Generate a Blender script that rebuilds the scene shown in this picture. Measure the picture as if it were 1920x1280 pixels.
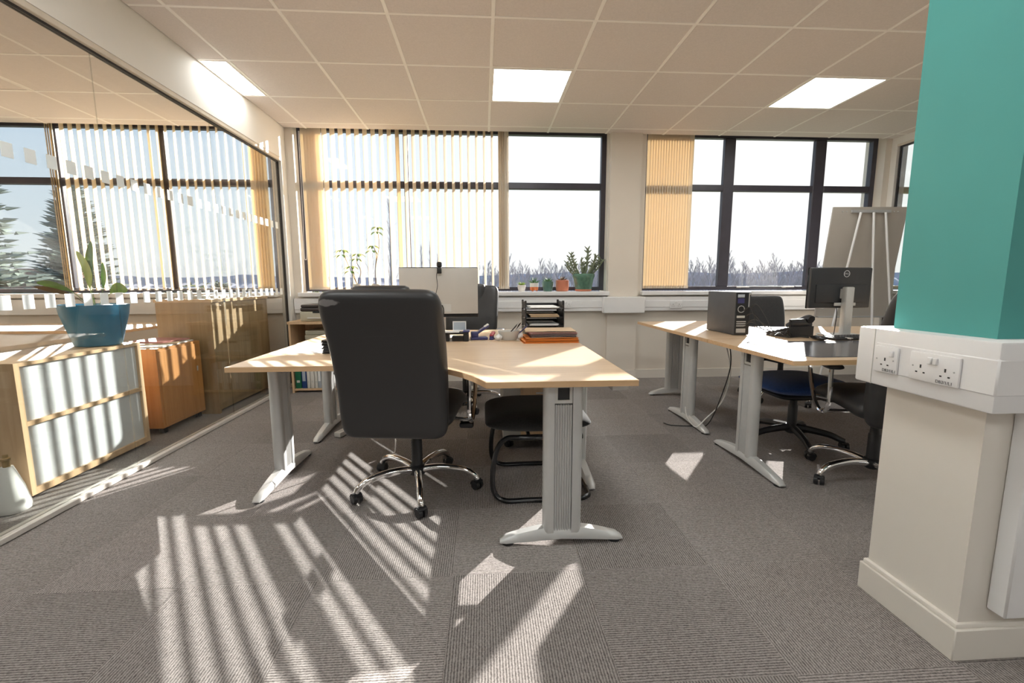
import bpy, bmesh, math, random
from mathutils import Vector, Matrix, Quaternion
random.seed(7)
for o in list(bpy.data.objects): bpy.data.objects.remove(o, do_unlink=True)
SC = bpy.context.scene
COL = SC.collection
R = math.radians
PI = math.pi

# ------------------------------------------------------------------ camera
CAMH = 1.104
cam_d = bpy.data.cameras.new('camera'); cam_d.sensor_width = 36.0; cam_d.lens = 834.56/1920*36
cam_d.clip_start = .05; cam_d.clip_end = 3000
cam = bpy.data.objects.new('camera', cam_d); COL.objects.link(cam)
_r = (0.99797, -0.06359, -0.00287); _u = (0.01115, 0.13036, 0.9914); _f = (0.06267, 0.98943, -0.1308)
cam.matrix_world = Matrix(((_r[0], _u[0], -_f[0], 0), (_r[1], _u[1], -_f[1], 0), (_r[2], _u[2], -_f[2], CAMH), (0, 0, 0, 1)))
SC.camera = cam

# ------------------------------------------------------------------ exposure
SC.view_settings.view_transform = 'Standard'; SC.view_settings.look = 'None'
SC.view_settings.gamma = 1.0; SC.view_settings.use_curve_mapping = False
SC.view_settings.exposure = 0.72

# ------------------------------------------------------------------ sky and sun
SUN_EL = R(20.0); SUN_H = (0.588, 0.809)          # towards the sun, on the ground
SUNDIR = Vector((SUN_H[0]*math.cos(SUN_EL), SUN_H[1]*math.cos(SUN_EL), math.sin(SUN_EL)))
W = bpy.data.worlds.new('sky'); SC.world = W; W.use_nodes = True
nt = W.node_tree; nt.nodes.clear()
def N(nt, t, **k):
    n = nt.nodes.new(t)
    for a, b in k.items(): setattr(n, a, b)
    return n
tc = N(nt, 'ShaderNodeTexCoord'); sx = N(nt, 'ShaderNodeSeparateXYZ'); nt.links.new(tc.outputs['Generated'], sx.inputs[0])
rp = N(nt, 'ShaderNodeValToRGB'); nt.links.new(sx.outputs['Z'], rp.inputs['Fac'])
e = rp.color_ramp.elements
e[0].position = 0.0; e[0].color = (.95, .97, 1.0, 1)
e[1].position = 0.75; e[1].color = (.33, .55, .95, 1)
x = e.new(.12); x.color = (.80, .90, 1.0, 1)
x = e.new(.38); x.color = (.52, .72, 1.0, 1)
dp = N(nt, 'ShaderNodeVectorMath', operation='DOT_PRODUCT'); nt.links.new(tc.outputs['Generated'], dp.inputs[0]); dp.inputs[1].default_value = SUNDIR
pw = N(nt, 'ShaderNodeMapRange'); nt.links.new(dp.outputs['Value'], pw.inputs[0]); pw.inputs[1].default_value = .55; pw.inputs[2].default_value = 1.0
mx = N(nt, 'ShaderNodeMixRGB'); nt.links.new(pw.outputs[0], mx.inputs[0]); nt.links.new(rp.outputs[0], mx.inputs[1]); mx.inputs[2].default_value = (1.25, 1.22, 1.18, 1)
bg = N(nt, 'ShaderNodeBackground'); nt.links.new(mx.outputs[0], bg.inputs[0]); bg.inputs[1].default_value = .66
ow = N(nt, 'ShaderNodeOutputWorld'); nt.links.new(bg.outputs[0], ow.inputs[0])

sd = bpy.data.lights.new('sun', 'SUN'); sd.energy = 11.5; sd.angle = R(.45); sd.color = (1.0, .945, .89)
so = bpy.data.objects.new('sun', sd); COL.objects.link(so)
so.rotation_euler = (-SUNDIR).to_track_quat('-Z', 'Y').to_euler(); so.location = (8, 12, 9)

# added spot lamp imitating sunlight reflected into the room by the glass partition
GEL = R(23)
GDIR = Vector((0.588*math.cos(GEL), -0.809*math.cos(GEL), -math.sin(GEL)))
gd = bpy.data.lights.new('added_reflection_spot', 'SPOT'); gd.energy = 1.5e6; gd.color = (1.0, .94, .90)
gd.spot_size = R(3.6); gd.spot_blend = .08; gd.shadow_soft_size = .30
go = bpy.data.objects.new('added_reflection_spot', gd); COL.objects.link(go)
go.location = Vector((-4.15, 5.14, 1.9)) - GDIR*90
go.rotation_euler = GDIR.to_track_quat('-Z', 'Y').to_euler()

# ------------------------------------------------------------------ materials
MATS = {}
def principled(name):
    m = bpy.data.materials.new(name); m.use_nodes = True
    t = m.node_tree; b = t.nodes['Principled BSDF']
    MATS[name] = m
    return m, t, b
def mat(name, col, rough=.5, metal=0.0, var=.06, scale=12, bump=0.0, bscale=300, spec=.5, stretch=(1, 1, 1), coat=0, sheen=0):
    m, t, b = principled(name)
    c = N(t, 'ShaderNodeTexCoord'); mp = N(t, 'ShaderNodeMapping'); mp.inputs['Scale'].default_value = stretch
    t.links.new(c.outputs['Object'], mp.inputs[0])
    n = N(t, 'ShaderNodeTexNoise'); n.inputs['Scale'].default_value = scale; n.inputs['Detail'].default_value = 4
    t.links.new(mp.outputs[0], n.inputs['Vector'])
    r = N(t, 'ShaderNodeValToRGB'); t.links.new(n.outputs['Fac'], r.inputs[0])
    r.color_ramp.elements[0].position = .3; r.color_ramp.elements[1].position = .7
    r.color_ramp.elements[0].color = tuple(max(0, x*(1-var)) for x in col)+(1,)
    r.color_ramp.elements[1].color = tuple(min(1, x*(1+var)) for x in col)+(1,)
    t.links.new(r.outputs[0], b.inputs['Base Color'])
    b.inputs['Roughness'].default_value = rough; b.inputs['Metallic'].default_value = metal
    b.inputs['Specular IOR Level'].default_value = spec
    if coat: b.inputs['Coat Weight'].default_value = coat; b.inputs['Coat Roughness'].default_value = .15
    if sheen: b.inputs['Sheen Weight'].default_value = sheen
    if bump:
        n2 = N(t, 'ShaderNodeTexNoise'); n2.inputs['Scale'].default_value = bscale; n2.inputs['Detail'].default_value = 3
        t.links.new(mp.outputs[0], n2.inputs['Vector'])
        bm = N(t, 'ShaderNodeBump'); bm.inputs['Strength'].default_value = bump; bm.inputs['Distance'].default_value = .002
        t.links.new(n2.outputs['Fac'], bm.inputs['Height']); t.links.new(bm.outputs[0], b.inputs['Normal'])
    return m
def wood(name, a, b_, rough=.38, stretch=(2, 30, 30)):
    m, t, b = principled(name)
    c = N(t, 'ShaderNodeTexCoord'); mp = N(t, 'ShaderNodeMapping'); mp.inputs['Scale'].default_value = stretch
    t.links.new(c.outputs['Object'], mp.inputs[0])
    n = N(t, 'ShaderNodeTexNoise'); n.inputs['Scale'].default_value = 2.2; n.inputs['Detail'].default_value = 6; n.inputs['Distortion'].default_value = .6
    t.links.new(mp.outputs[0], n.inputs['Vector'])
    r = N(t, 'ShaderNodeValToRGB'); t.links.new(n.outputs['Fac'], r.inputs[0])
    r.color_ramp.elements[0].position = .32; r.color_ramp.elements[1].position = .68
    r.color_ramp.elements[0].color = a+(1,); r.color_ramp.elements[1].color = b_+(1,)
    t.links.new(r.outputs[0], b.inputs['Base Color']); b.inputs['Roughness'].default_value = rough
    return m
def carpet_mat():
    m, t, b = principled('carpet')
    c = N(t, 'ShaderNodeTexCoord')
    w = N(t, 'ShaderNodeTexWave', wave_type='BANDS', bands_direction='X'); w.inputs['Scale'].default_value = 36
    w.inputs['Distortion'].default_value = 1.5; w.inputs['Detail'].default_value = 2; w.inputs['Detail Scale'].default_value = 3
    t.links.new(c.outputs['Object'], w.inputs['Vector'])
    n = N(t, 'ShaderNodeTexNoise'); n.inputs['Scale'].default_value = 170; n.inputs['Detail'].default_value = 3
    t.links.new(c.outputs['Object'], n.inputs['Vector'])
    a = N(t, 'ShaderNodeMath', operation='MULTIPLY_ADD'); t.links.new(w.outputs['Fac'], a.inputs[0]); a.inputs[1].default_value = .38; 
    nm = N(t, 'ShaderNodeMath', operation='MULTIPLY'); t.links.new(n.outputs['Fac'], nm.inputs[0]); nm.inputs[1].default_value = .62
    t.links.new(nm.outputs[0], a.inputs[2])
    r = N(t, 'ShaderNodeValToRGB'); t.links.new(a.outputs[0], r.inputs[0])
    r.color_ramp.elements[0].position = .22; r.color_ramp.elements[1].position = .78
    r.color_ramp.elements[0].color = (.095, .085, .080, 1); r.color_ramp.elements[1].color = (.42, .38, .36, 1)
    oi = N(t, 'ShaderNodeObjectInfo'); mr = N(t, 'ShaderNodeMapRange'); t.links.new(oi.outputs['Random'], mr.inputs[0])
    mr.inputs[3].default_value = .88; mr.inputs[4].default_value = 1.08
    mul = N(t, 'ShaderNodeVectorMath', operation='SCALE'); t.links.new(r.outputs[0], mul.inputs[0]); t.links.new(mr.outputs[0], mul.inputs['Scale'])
    t.links.new(mul.outputs[0], b.inputs['Base Color'])
    b.inputs['Roughness'].default_value = .95; b.inputs['Specular IOR Level'].default_value = .1
    bm = N(t, 'ShaderNodeBump'); bm.inputs['Strength'].default_value = .5; bm.inputs['Distance'].default_value = .003
    t.links.new(a.outputs[0], bm.inputs['Height']); t.links.new(bm.outputs[0], b.inputs['Normal'])
    return m
def glass_mat(name, tint=(.93, .95, .95), f0=.04, rough=0.0):
    m = bpy.data.materials.new(name); m.use_nodes = True; t = m.node_tree; t.nodes.clear(); MATS[name] = m
    g = N(t, 'ShaderNodeNewGeometry'); d = N(t, 'ShaderNodeVectorMath', operation='DOT_PRODUCT')
    t.links.new(g.outputs['Incoming'], d.inputs[0]); t.links.new(g.outputs['Normal'], d.inputs[1])
    ab = N(t, 'ShaderNodeMath', operation='ABSOLUTE'); t.links.new(d.outputs['Value'], ab.inputs[0])
    s = N(t, 'ShaderNodeMath', operation='SUBTRACT'); s.inputs[0].default_value = 1; t.links.new(ab.outputs[0], s.inputs[1])
    p = N(t, 'ShaderNodeMath', operation='POWER'); t.links.new(s.outputs[0], p.inputs[0]); p.inputs[1].default_value = 5
    q = N(t, 'ShaderNodeMath', operation='MULTIPLY_ADD'); t.links.new(p.outputs[0], q.inputs[0]); q.inputs[1].default_value = 1-f0; q.inputs[2].default_value = f0
    tr = N(t, 'ShaderNodeBsdfTransparent'); tr.inputs[0].default_value = tint+(1,)
    gl = N(t, 'ShaderNodeBsdfGlossy'); gl.inputs['Roughness'].default_value = rough
    ms = N(t, 'ShaderNodeMixShader'); t.links.new(q.outputs[0], ms.inputs[0]); t.links.new(tr.outputs[0], ms.inputs[1]); t.links.new(gl.outputs[0], ms.inputs[2])
    o = N(t, 'ShaderNodeOutputMaterial'); t.links.new(ms.outputs[0], o.inputs[0])
    return m
def slat_mat(name, col, trans):
    m = bpy.data.materials.new(name); m.use_nodes = True; t = m.node_tree; t.nodes.clear(); MATS[name] = m
    c = N(t, 'ShaderNodeTexCoord'); mp = N(t, 'ShaderNodeMapping'); mp.inputs['Scale'].default_value = (260, 260, 8)
    t.links.new(c.outputs['Object'], mp.inputs[0])
    n = N(t, 'ShaderNodeTexNoise'); n.inputs['Scale'].default_value = 1; t.links.new(mp.outputs[0], n.inputs['Vector'])
    r = N(t, 'ShaderNodeValToRGB'); t.links.new(n.outputs['Fac'], r.inputs[0])
    r.color_ramp.elements[0].color = tuple(x*.9 for x in col)+(1,); r.color_ramp.elements[1].color = tuple(min(1, x*1.05) for x in col)+(1,)
    d = N(t, 'ShaderNodeBsdfDiffuse'); l = N(t, 'ShaderNodeBsdfTranslucent'); l.inputs[0].default_value = trans+(1,)
    t.links.new(r.outputs[0], d.inputs[0])
    ms = N(t, 'ShaderNodeMixShader'); ms.inputs[0].default_value = .45; t.links.new(d.outputs[0], ms.inputs[1]); t.links.new(l.outputs[0], ms.inputs[2])
    o = N(t, 'ShaderNodeOutputMaterial'); t.links.new(ms.outputs[0], o.inputs[0])
    return m
def emit(name, col, s):
    m = bpy.data.materials.new(name); m.use_nodes = True; t = m.node_tree; t.nodes.clear(); MATS[name] = m
    c = N(t, 'ShaderNodeTexCoord'); n = N(t, 'ShaderNodeTexNoise'); n.inputs['Scale'].default_value = 200; t.links.new(c.outputs['Object'], n.inputs['Vector'])
    r = N(t, 'ShaderNodeMapRange'); t.links.new(n.outputs['Fac'], r.inputs[0]); r.inputs[3].default_value = s*.97; r.inputs[4].default_value = s*1.03
    e = N(t, 'ShaderNodeEmission'); e.inputs[0].default_value = col+(1,); t.links.new(r.outputs[0], e.inputs[1])
    o = N(t, 'ShaderNodeOutputMaterial'); t.links.new(e.outputs[0], o.inputs[0])
    return m

carpet_mat()
mat('wall_paint', (.77, .70, .615), .8, var=.015, scale=3, bump=.08, bscale=250)
mat('white_paint', (.86, .83, .78), .7, var=.015, scale=3)
mat('ceiling_tile', (.72, .65, .61), .95, var=.04, scale=90, bump=.35, bscale=260)
mat('ceiling_bar', (.90, .85, .80), .5, var=.01)
mat('white_plastic', (.84, .83, .83), .35, var=.01)
mat('grey_plastic', (.62, .61, .58), .45, var=.02)
mat('frame_dark', (.055, .05, .065), .4, var=.08)
mat('frame_beige', (.45, .41, .30), .5, var=.05)
mat('teal_paint', (.075, .36, .335), .55, var=.03, scale=4, bump=.05)
mat('column_cream', (.80, .75, .68), .6, var=.015, scale=4)
mat('gasket', (.03, .025, .025), .5)
mat('aluminium_trim', (.66, .62, .57), .45, .2)
mat('cream_trim', (.72, .64, .54), .6)
wood('beech', (.62, .43, .27), (.74, .55, .37), .31, (1.2, 22, 22))
wood('beech_edge', (.60, .38, .20), (.68, .45, .26), .42, (1.2, 22, 22))
wood('beech_cab', (.60, .40, .23), (.70, .49, .30), .42, (14, 14, 1.2))
wood('cherry', (.48, .20, .055), (.60, .28, .09), .42, (14, 14, 1.0))
wood('brown_wood', (.34, .22, .11), (.44, .30, .16), .45, (14, 14, 1.0))
mat('silver', (.62, .62, .61), .42, .35, var=.02)
mat('silver_groove', (.50, .50, .50), .5, .35, var=.02)
mat('chrome', (.85, .85, .86), .08, 1.0, var=.01)
mat('black_plastic', (.018, .018, .02), .42, var=.1)
mat('black_gloss', (.012, .012, .014), .22, var=.1)
mat('black_fabric', (.018, .017, .017), .95, var=.25, scale=120, bump=.5, bscale=500, spec=.15, sheen=.15)
mat('charcoal_fabric', (.05, .05, .052), .95, var=.2, scale=150, bump=.4, bscale=500, spec=.15, sheen=.2)
mat('blue_fabric', (.022, .062, .21), .95, var=.2, scale=120, bump=.5, bscale=450, spec=.15, sheen=.2)
mat('tower_grey', (.075, .078, .085), .5, var=.08)
mat('monitor_grey', (.035, .037, .042), .38, var=.08)
mat('imac_back', (.60, .57, .53), .42, .15, var=.02)
mat('navy_plastic', (.05, .05, .16), .35, var=.05)
mat('red_plastic', (.42, .05, .06), .4)
mat('paper', (.86, .85, .84), .8, var=.02, scale=30)
mat('paper_grey', (.45, .50, .56), .7, var=.03)
mat('folder_orange', (.72, .22, .025), .55, var=.06)
mat('folder_pink', (.45, .17, .15), .6, var=.06)
mat('folder_brown', (.13, .045, .035), .6, var=.1)
mat('folder_buff', (.58, .42, .27), .7, var=.05)
mat('book_green', (.012, .14, .065), .5)
mat('book_blue', (.02, .06, .22), .5)
mat('book_white', (.74, .71, .66), .6)
mat('book_red', (.22, .06, .05), .55)
mat('printer_beige', (.50, .47, .37), .5, var=.03)
mat('printer_black', (.045, .035, .035), .35)
mat('pot_blue', (.035, .20, .36), .32, var=.05)
mat('pot_white', (.78, .74, .69), .4)
mat('pot_orange', (.70, .20, .06), .4)
mat('pot_sage', (.10, .20, .16), .35, var=.1)
mat('pot_terracotta', (.62, .22, .13), .35, var=.06)
mat('pot_green', (.12, .24, .175), .2, var=.25, scale=30)
mat('soil', (.05, .03, .02), .95, var=.4, scale=150)
mat('leaf', (.10, .24, .035), .4, var=.25, scale=20)
mat('leaf_light', (.36, .50, .10), .45, var=.2, scale=20)
mat('leaf_brown', (.14, .09, .04), .6, var=.2)
mat('succulent', (.10, .20, .08), .5, var=.2, scale=40)
mat('cactus', (.20, .23, .15), .6, var=.2, scale=60)
mat('stem', (.16, .10, .05), .7)
mat('lamp_glass', (.92, .92, .90), .35, var=.01)
mat('brass', (.45, .33, .16), .3, .9)
mat('door_grey', (.70, .72, .74), .3, var=.02)
mat('board_grey', (.50, .46, .41), .5, var=.02)
mat('desk_mat', (.10, .10, .115), .16, var=.3, scale=6)
mat('lettering', (.08, .08, .09), .6)
mat('logo', (.65, .66, .68), .4)
mat('cable_black', (.02, .02, .02), .5)
mat('cable_white', (.75, .73, .70), .5)
mat('grass', (.10, .13, .05), .95, var=.4, scale=.05)
mat('hill_hazed', (.44, .42, .46), .95, var=.15, scale=.03)  # atmospheric haze is put into this pale lilac base colour
mat('twig_hazed', (.40, .37, .40), .95, var=.2, scale=1)  # grey-lilac winter twigs, lightened further to paint in distance haze
mat('conifer', (.20, .24, .20), .9, var=.4, scale=2)
mat('shrub', (.20, .22, .07), .9, var=.4, scale=3)
mat('brick', (.42, .20, .10), .9, var=.2, scale=8)
mat('roof_tile', (.22, .12, .09), .9, var=.2, scale=8)
glass_mat('glass', (.96, .97, .97), .03)
glass_mat('partition_glass', (.90, .915, .905), .055)
slat_mat('slat', (.88, .83, .75), (.84, .70, .47))
emit('panel_light', (.97, 1.0, .98), 9.0)
mat('frost', (.80, .85, .86), .6, var=.02)
def leather():
    m, t, b = principled('leather')
    c = N(t, 'ShaderNodeTexCoord'); n = N(t, 'ShaderNodeTexNoise'); n.inputs['Scale'].default_value = 14; n.inputs['Detail'].default_value = 5
    t.links.new(c.outputs['Object'], n.inputs['Vector'])
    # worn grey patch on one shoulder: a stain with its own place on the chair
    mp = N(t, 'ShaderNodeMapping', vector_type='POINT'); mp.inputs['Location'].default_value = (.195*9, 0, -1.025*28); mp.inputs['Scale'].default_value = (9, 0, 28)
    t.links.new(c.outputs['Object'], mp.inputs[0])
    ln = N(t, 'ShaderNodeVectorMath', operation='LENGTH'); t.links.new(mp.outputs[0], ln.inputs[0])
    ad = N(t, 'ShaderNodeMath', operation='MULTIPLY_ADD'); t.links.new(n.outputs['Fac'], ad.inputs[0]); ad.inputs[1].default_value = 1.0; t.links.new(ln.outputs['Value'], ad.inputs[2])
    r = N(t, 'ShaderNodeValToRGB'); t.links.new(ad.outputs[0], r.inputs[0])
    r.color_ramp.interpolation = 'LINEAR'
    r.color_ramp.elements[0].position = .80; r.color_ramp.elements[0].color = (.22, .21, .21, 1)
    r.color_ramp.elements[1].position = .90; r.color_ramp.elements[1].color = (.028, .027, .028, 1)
    t.links.new(r.outputs[0], b.inputs['Base Color']); b.inputs['Roughness'].default_value = .43; b.inputs['Specular IOR Level'].default_value = .5
    n2 = N(t, 'ShaderNodeTexVoronoi'); n2.inputs['Scale'].default_value = 260; t.links.new(c.outputs['Object'], n2.inputs['Vector'])
    bm = N(t, 'ShaderNodeBump'); bm.inputs['Strength'].default_value = .12; bm.inputs['Distance'].default_value = .001
    t.links.new(n2.outputs['Distance'], bm.inputs['Height']); t.links.new(bm.outputs[0], b.inputs['Normal'])
leather()
mat('leather_plain', (.028, .027, .028), .43, var=.15, scale=14, bump=.1, bscale=260)

# ------------------------------------------------------------------ mesh helpers
class MB:
    def __init__(s): s.v = []; s.f = []
    def add(s, vs, fs):
        k = len(s.v); s.v += [tuple(v) for v in vs]; s.f += [tuple(i+k for i in f) for f in fs]; return s
    def box(s, x0, x1, y0, y1, z0, z1):
        return s.add([(x0, y0, z0), (x1, y0, z0), (x1, y1, z0), (x0, y1, z0), (x0, y0, z1), (x1, y0, z1), (x1, y1, z1), (x0, y1, z1)],
                     [(0, 3, 2, 1), (4, 5, 6, 7), (0, 1, 5, 4), (1, 2, 6, 5), (2, 3, 7, 6), (3, 0, 4, 7)])
    def rbox(s, c, d, b=.005, seg=2, m=None):
        bm = bmesh.new(); bmesh.ops.create_cube(bm, size=1)
        for v in bm.verts: v.co = Vector((v.co.x*d[0], v.co.y*d[1], v.co.z*d[2]))
        bmesh.ops.bevel(bm, geom=bm.edges[:], offset=min(b, min(d)*.49), segments=seg, affect='EDGES', profile=.5)
        if m is not None: bm.transform(m)
        bm.verts.index_update()
        s.add([v.co+Vector(c) for v in bm.verts], [[v.index for v in f.verts] for f in bm.faces]); bm.free(); return s
    def cyl(s, p0, p1, r0, r1=None, n=12):
        r1 = r0 if r1 is None else r1
        p0 = Vector(p0); p1 = Vector(p1); d = (p1-p0).normalized(); a = d.orthogonal().normalized(); b = d.cross(a)
        vs = []
        for p, r in ((p0, r0), (p1, r1)):
            for i in range(n):
                t = 2*PI*i/n; vs.append(p+(a*math.cos(t)+b*math.sin(t))*r)
        fs = [(i, (i+1) % n, n+(i+1) % n, n+i) for i in range(n)]+[tuple(range(n-1, -1, -1)), tuple(range(n, 2*n))]
        return s.add(vs, fs)
    def tube(s, pts, r, n=8, closed=False):
        P = [Vector(p) for p in pts]; m = len(P); rr = r if isinstance(r, (list, tuple)) else [r]*m
        vs = []; prev = None
        for i in range(m):
            if closed: d = P[(i+1) % m]-P[i-1]
            else: d = P[min(i+1, m-1)]-P[max(i-1, 0)]
            d.normalize()
            if prev is None: a = d.orthogonal().normalized()
            else: a = (prev-d*prev.dot(d)).normalized()
            prev = a; b = d.cross(a)
            for k in range(n):
                t = 2*PI*k/n; vs.append(P[i]+(a*math.cos(t)+b*math.sin(t))*rr[i])
        fs = []
        for i in range(m if closed else m-1):
            j = (i+1) % m
            for k in range(n): fs.append((i*n+k, i*n+(k+1) % n, j*n+(k+1) % n, j*n+k))
        if not closed: fs += [tuple(range(n-1, -1, -1)), tuple(range((m-1)*n, m*n))]
        return s.add(vs, fs)
    def lathe(s, prof, n=24, c=(0, 0, 0), ax=1.0, ay=1.0, flute=0, fn=0):
        vs = []
        for (r, z) in prof:
            for k in range(n):
                t = 2*PI*k/n; q = r*(1+(flute*math.cos(fn*t) if fn else 0))
                vs.append((c[0]+q*ax*math.cos(t), c[1]+q*ay*math.sin(t), c[2]+z))
        fs = []
        for i in range(len(prof)-1):
            for k in range(n): fs.append((i*n+k, i*n+(k+1) % n, (i+1)*n+(k+1) % n, (i+1)*n+k))
        fs += [tuple(range(n-1, -1, -1)), tuple(range((len(prof)-1)*n, len(prof)*n))]
        return s.add(vs, fs)
    def prism(s, poly, z0, z1):
        n = len(poly); vs = [(x, y, z0) for x, y in poly]+[(x, y, z1) for x, y in poly]
        return s.add(vs, [tuple(range(n-1, -1, -1)), tuple(range(n, 2*n))]+[(i, (i+1) % n, n+(i+1) % n, n+i) for i in range(n)])
    def cushion(s, path, halfw, T, nu=14, nv=20, p=5.0, q=.5, crown=0):
        # path(v)->(y,z); surfaces either side, closed at the rim
        def pt(u, v, sg):
            y, z = path(v); y2, z2 = path(min(1, v+.01)); y1, z1 = path(max(0, v-.01))
            ty, tz = y2-y1, z2-z1; L = math.hypot(ty, tz) or 1
            ny, nz = tz/L, -ty/L
            w = 2*v-1
            hw = halfw(v)*max(0, 1-abs(w)**10)**.1
            rim = max(0, 1-abs(u)**p)**q*max(0, 1-abs(w)**(p*1.6))**q
            o = sg*T(v)*rim
            cr = crown*(1-u*u)
            return (u*hw, y+ny*o, z+nz*o+cr*(1 if w > .95 else 0))
        us = [math.sin((2*i/nu-1)*PI/2) for i in range(nu+1)]
        vv = [(math.sin((2*i/nv-1)*PI/2)+1)/2 for i in range(nv+1)]
        for sg in (1, -1):
            vs = [pt(u, v, sg) for v in vv for u in us]
            fs = []
            for j in range(nv):
                for i in range(nu):
                    a = j*(nu+1)+i; f = (a, a+1, a+nu+2, a+nu+1); fs.append(f if sg < 0 else f[::-1])
            s.add(vs, fs)
        return s
    def mesh(s, name, m, smooth=None):
        me = bpy.data.meshes.new(name); me.from_pydata(s.v, [], s.f); me.update()
        bm = bmesh.new(); bm.from_mesh(me); bmesh.ops.remove_doubles(bm, verts=bm.verts[:], dist=1e-6)
        bmesh.ops.recalc_face_normals(bm, faces=bm.faces[:]); bm.to_mesh(me); bm.free()
        if m: me.materials.append(MATS[m] if isinstance(m, str) else m)
        if smooth is not None:
            me.shade_smooth()
            try: me.set_sharp_from_angle(angle=R(smooth))
            except Exception: pass
        return me
    def build(s, name, m, parent=None, smooth=None, loc=None, rz=0):
        o = bpy.data.objects.new(name, s.mesh(name, m, smooth)); COL.objects.link(o)
        if parent: o.parent = parent
        if loc: o.location = loc
        if rz: o.rotation_euler = (0, 0, rz)
        return o
def obj(name, me, parent=None, loc=(0, 0, 0), rz=0, rot=None):
    o = bpy.data.objects.new(name, me); COL.objects.link(o); o.location = loc
    o.rotation_euler = rot if rot else (0, 0, rz)
    if parent: o.parent = parent
    return o
def tag(o, label, cat, group=None, kind=None):
    o['label'] = label; o['category'] = cat
    if group: o['group'] = group
    if kind: o['kind'] = kind
    return o
def thing(name, label, cat, loc=(0, 0, 0), rz=0, group=None, kind=None):
    o = bpy.data.objects.new(name, None); COL.objects.link(o); o.location = loc; o.rotation_euler = (0, 0, rz); o.empty_display_size = .1
    return tag(o, label, cat, group, kind)
def copy_tree(o, loc=None, rz=None, label=None, parent=None):
    c = o.copy(); COL.objects.link(c)
    if parent: c.parent = parent
    if loc is not None: c.location = loc
    if rz is not None: c.rotation_euler = (0, 0, rz)
    if label: c['label'] = label
    for ch in list(o.children): copy_tree(ch, parent=c)
    return c
def spl(pts, k=6, closed=False):
    P = [Vector(p) for p in pts]; out = []; n = len(P)
    rng = range(n if closed else n-1)
    for i in rng:
        if closed: a, b, c, d = P[i-1], P[i], P[(i+1) % n], P[(i+2) % n]
        else: a, b, c, d = P[max(i-1, 0)], P[i], P[i+1], P[min(i+2, n-1)]
        for j in range(k):
            t = j/k
            out.append(.5*((2*b)+(c-a)*t+(2*a-5*b+4*c-d)*t*t+(3*b-a-3*c+d)*t**3))
    if not closed: out.append(P[-1])
    return out
def text_mesh(body, size, m):
    cu = bpy.data.curves.new('lettering', 'FONT'); cu.body = body; cu.size = size; cu.extrude = .0002; cu.align_x = 'CENTER'; cu.align_y = 'CENTER'
    t = bpy.data.objects.new('tmp', cu); COL.objects.link(t)
    dg = bpy.context.evaluated_depsgraph_get(); me = bpy.data.meshes.new_from_object(t.evaluated_get(dg))
    bpy.data.objects.remove(t, do_unlink=True)
    me.materials.clear(); me.materials.append(MATS[m]); me.name = 'lettering'
    return me

# ================================================================== THE SETTING
PX = -2.085            # glass partition
WY = 5.0               # inner face of the window wall
GY = 5.14              # window glazing
CZ = 2.70              # ceiling
XL, XR, YB = -6.4, 8.0, -6.0
RX = 4.665              # right partition

# floor with carpet tiles
fl = tag(MB().box(XL, XR, YB, 5.3, -.25, -.006).build('floor', 'carpet'), 'grey ribbed carpet tile floor of the office', 'floor', kind='structure')
tile_me = MB().rbox((0, 0, 0), (.4994, .4994, .006), .0008, 1).mesh('carpet_tile', 'carpet')
rr = random.Random(3)
for i in range(-8, 12):
    for j in range(-2, 8):
        cx = -.1275+.5*i+.25; cy = 1.576+.5*j-.25
        if cx < -3.9 or cy > 5.0: continue
        if cx-.25 < PX-.0 and cx < PX-1.6: continue
        obj('carpet_tile', tile_me, fl, (cx, cy, -.003), PI/2*(((i+j) % 2) + (2 if rr.random() < .3 else 0)))

# ceiling: tiles in a grid of bars where the photograph shows them, a plain slab elsewhere
T = .633; CX0 = .076; CY0 = 2.932
ce = tag(MB().box(XL, XR, YB, WY, CZ+.012, CZ+.3).build('ceiling', 'ceiling_tile'), 'suspended ceiling of beige mineral tiles in a white grid', 'ceiling', kind='structure')
ct_me = MB().rbox((0, 0, 0), (T-.022, T-.022, .014), .003, 1).mesh('ceiling_tile', 'ceiling_tile')
LIGHTS = {(0, 1), (4, 1)}
for i in range(-10, 8):
    for j in range(-2, 4):
        if (i, j) in LIGHTS: continue
        x0 = CX0+T*i; x1 = x0+T; y0 = CY0+T*j; y1 = y0+T
        if i == -4:
            if j == 1: continue
            m = MB().rbox(((PX+.045+x1-.011)/2, (y0+min(y1, WY))/2, CZ+.007), (x1-.011-PX-.045, min(y1, WY)-y0-.02, .014), .003, 1); m.build('ceiling_tile', 'ceiling_tile', ce); continue
        if y1 > WY:
            MB().rbox(((x0+x1)/2, (y0+WY)/2, CZ+.007), (T-.022, WY-y0-.02, .014), .003, 1).build('ceiling_tile', 'ceiling_tile', ce); continue
        if x0 < XL or (x0 < PX+.1 and x1 > PX): continue
        obj('ceiling_tile', ct_me, ce, ((x0+x1)/2, (y0+y1)/2, CZ+.007))
for i in range(-10, 9):
    x = CX0+T*i
    if abs(x-PX) < .15: continue
    MB().rbox((x, (1.5+WY)/2, CZ+.003), (.024, WY-1.5, .010), .003, 1).build('ceiling_grid_bar', 'ceiling_bar', ce)
for j in range(-2, 4):
    y = CY0+T*j
    MB().rbox(((PX+.05+XR)/2, y, CZ+.003), (XR-PX-.05, .024, .0105), .003, 1).build('ceiling_grid_bar', 'ceiling_bar', ce)
    MB().rbox(((XL+PX-.05)/2, y, CZ+.003), (PX-.05-XL, .024, .0105), .003, 1).build('ceiling_grid_bar', 'ceiling_bar', ce)

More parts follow.
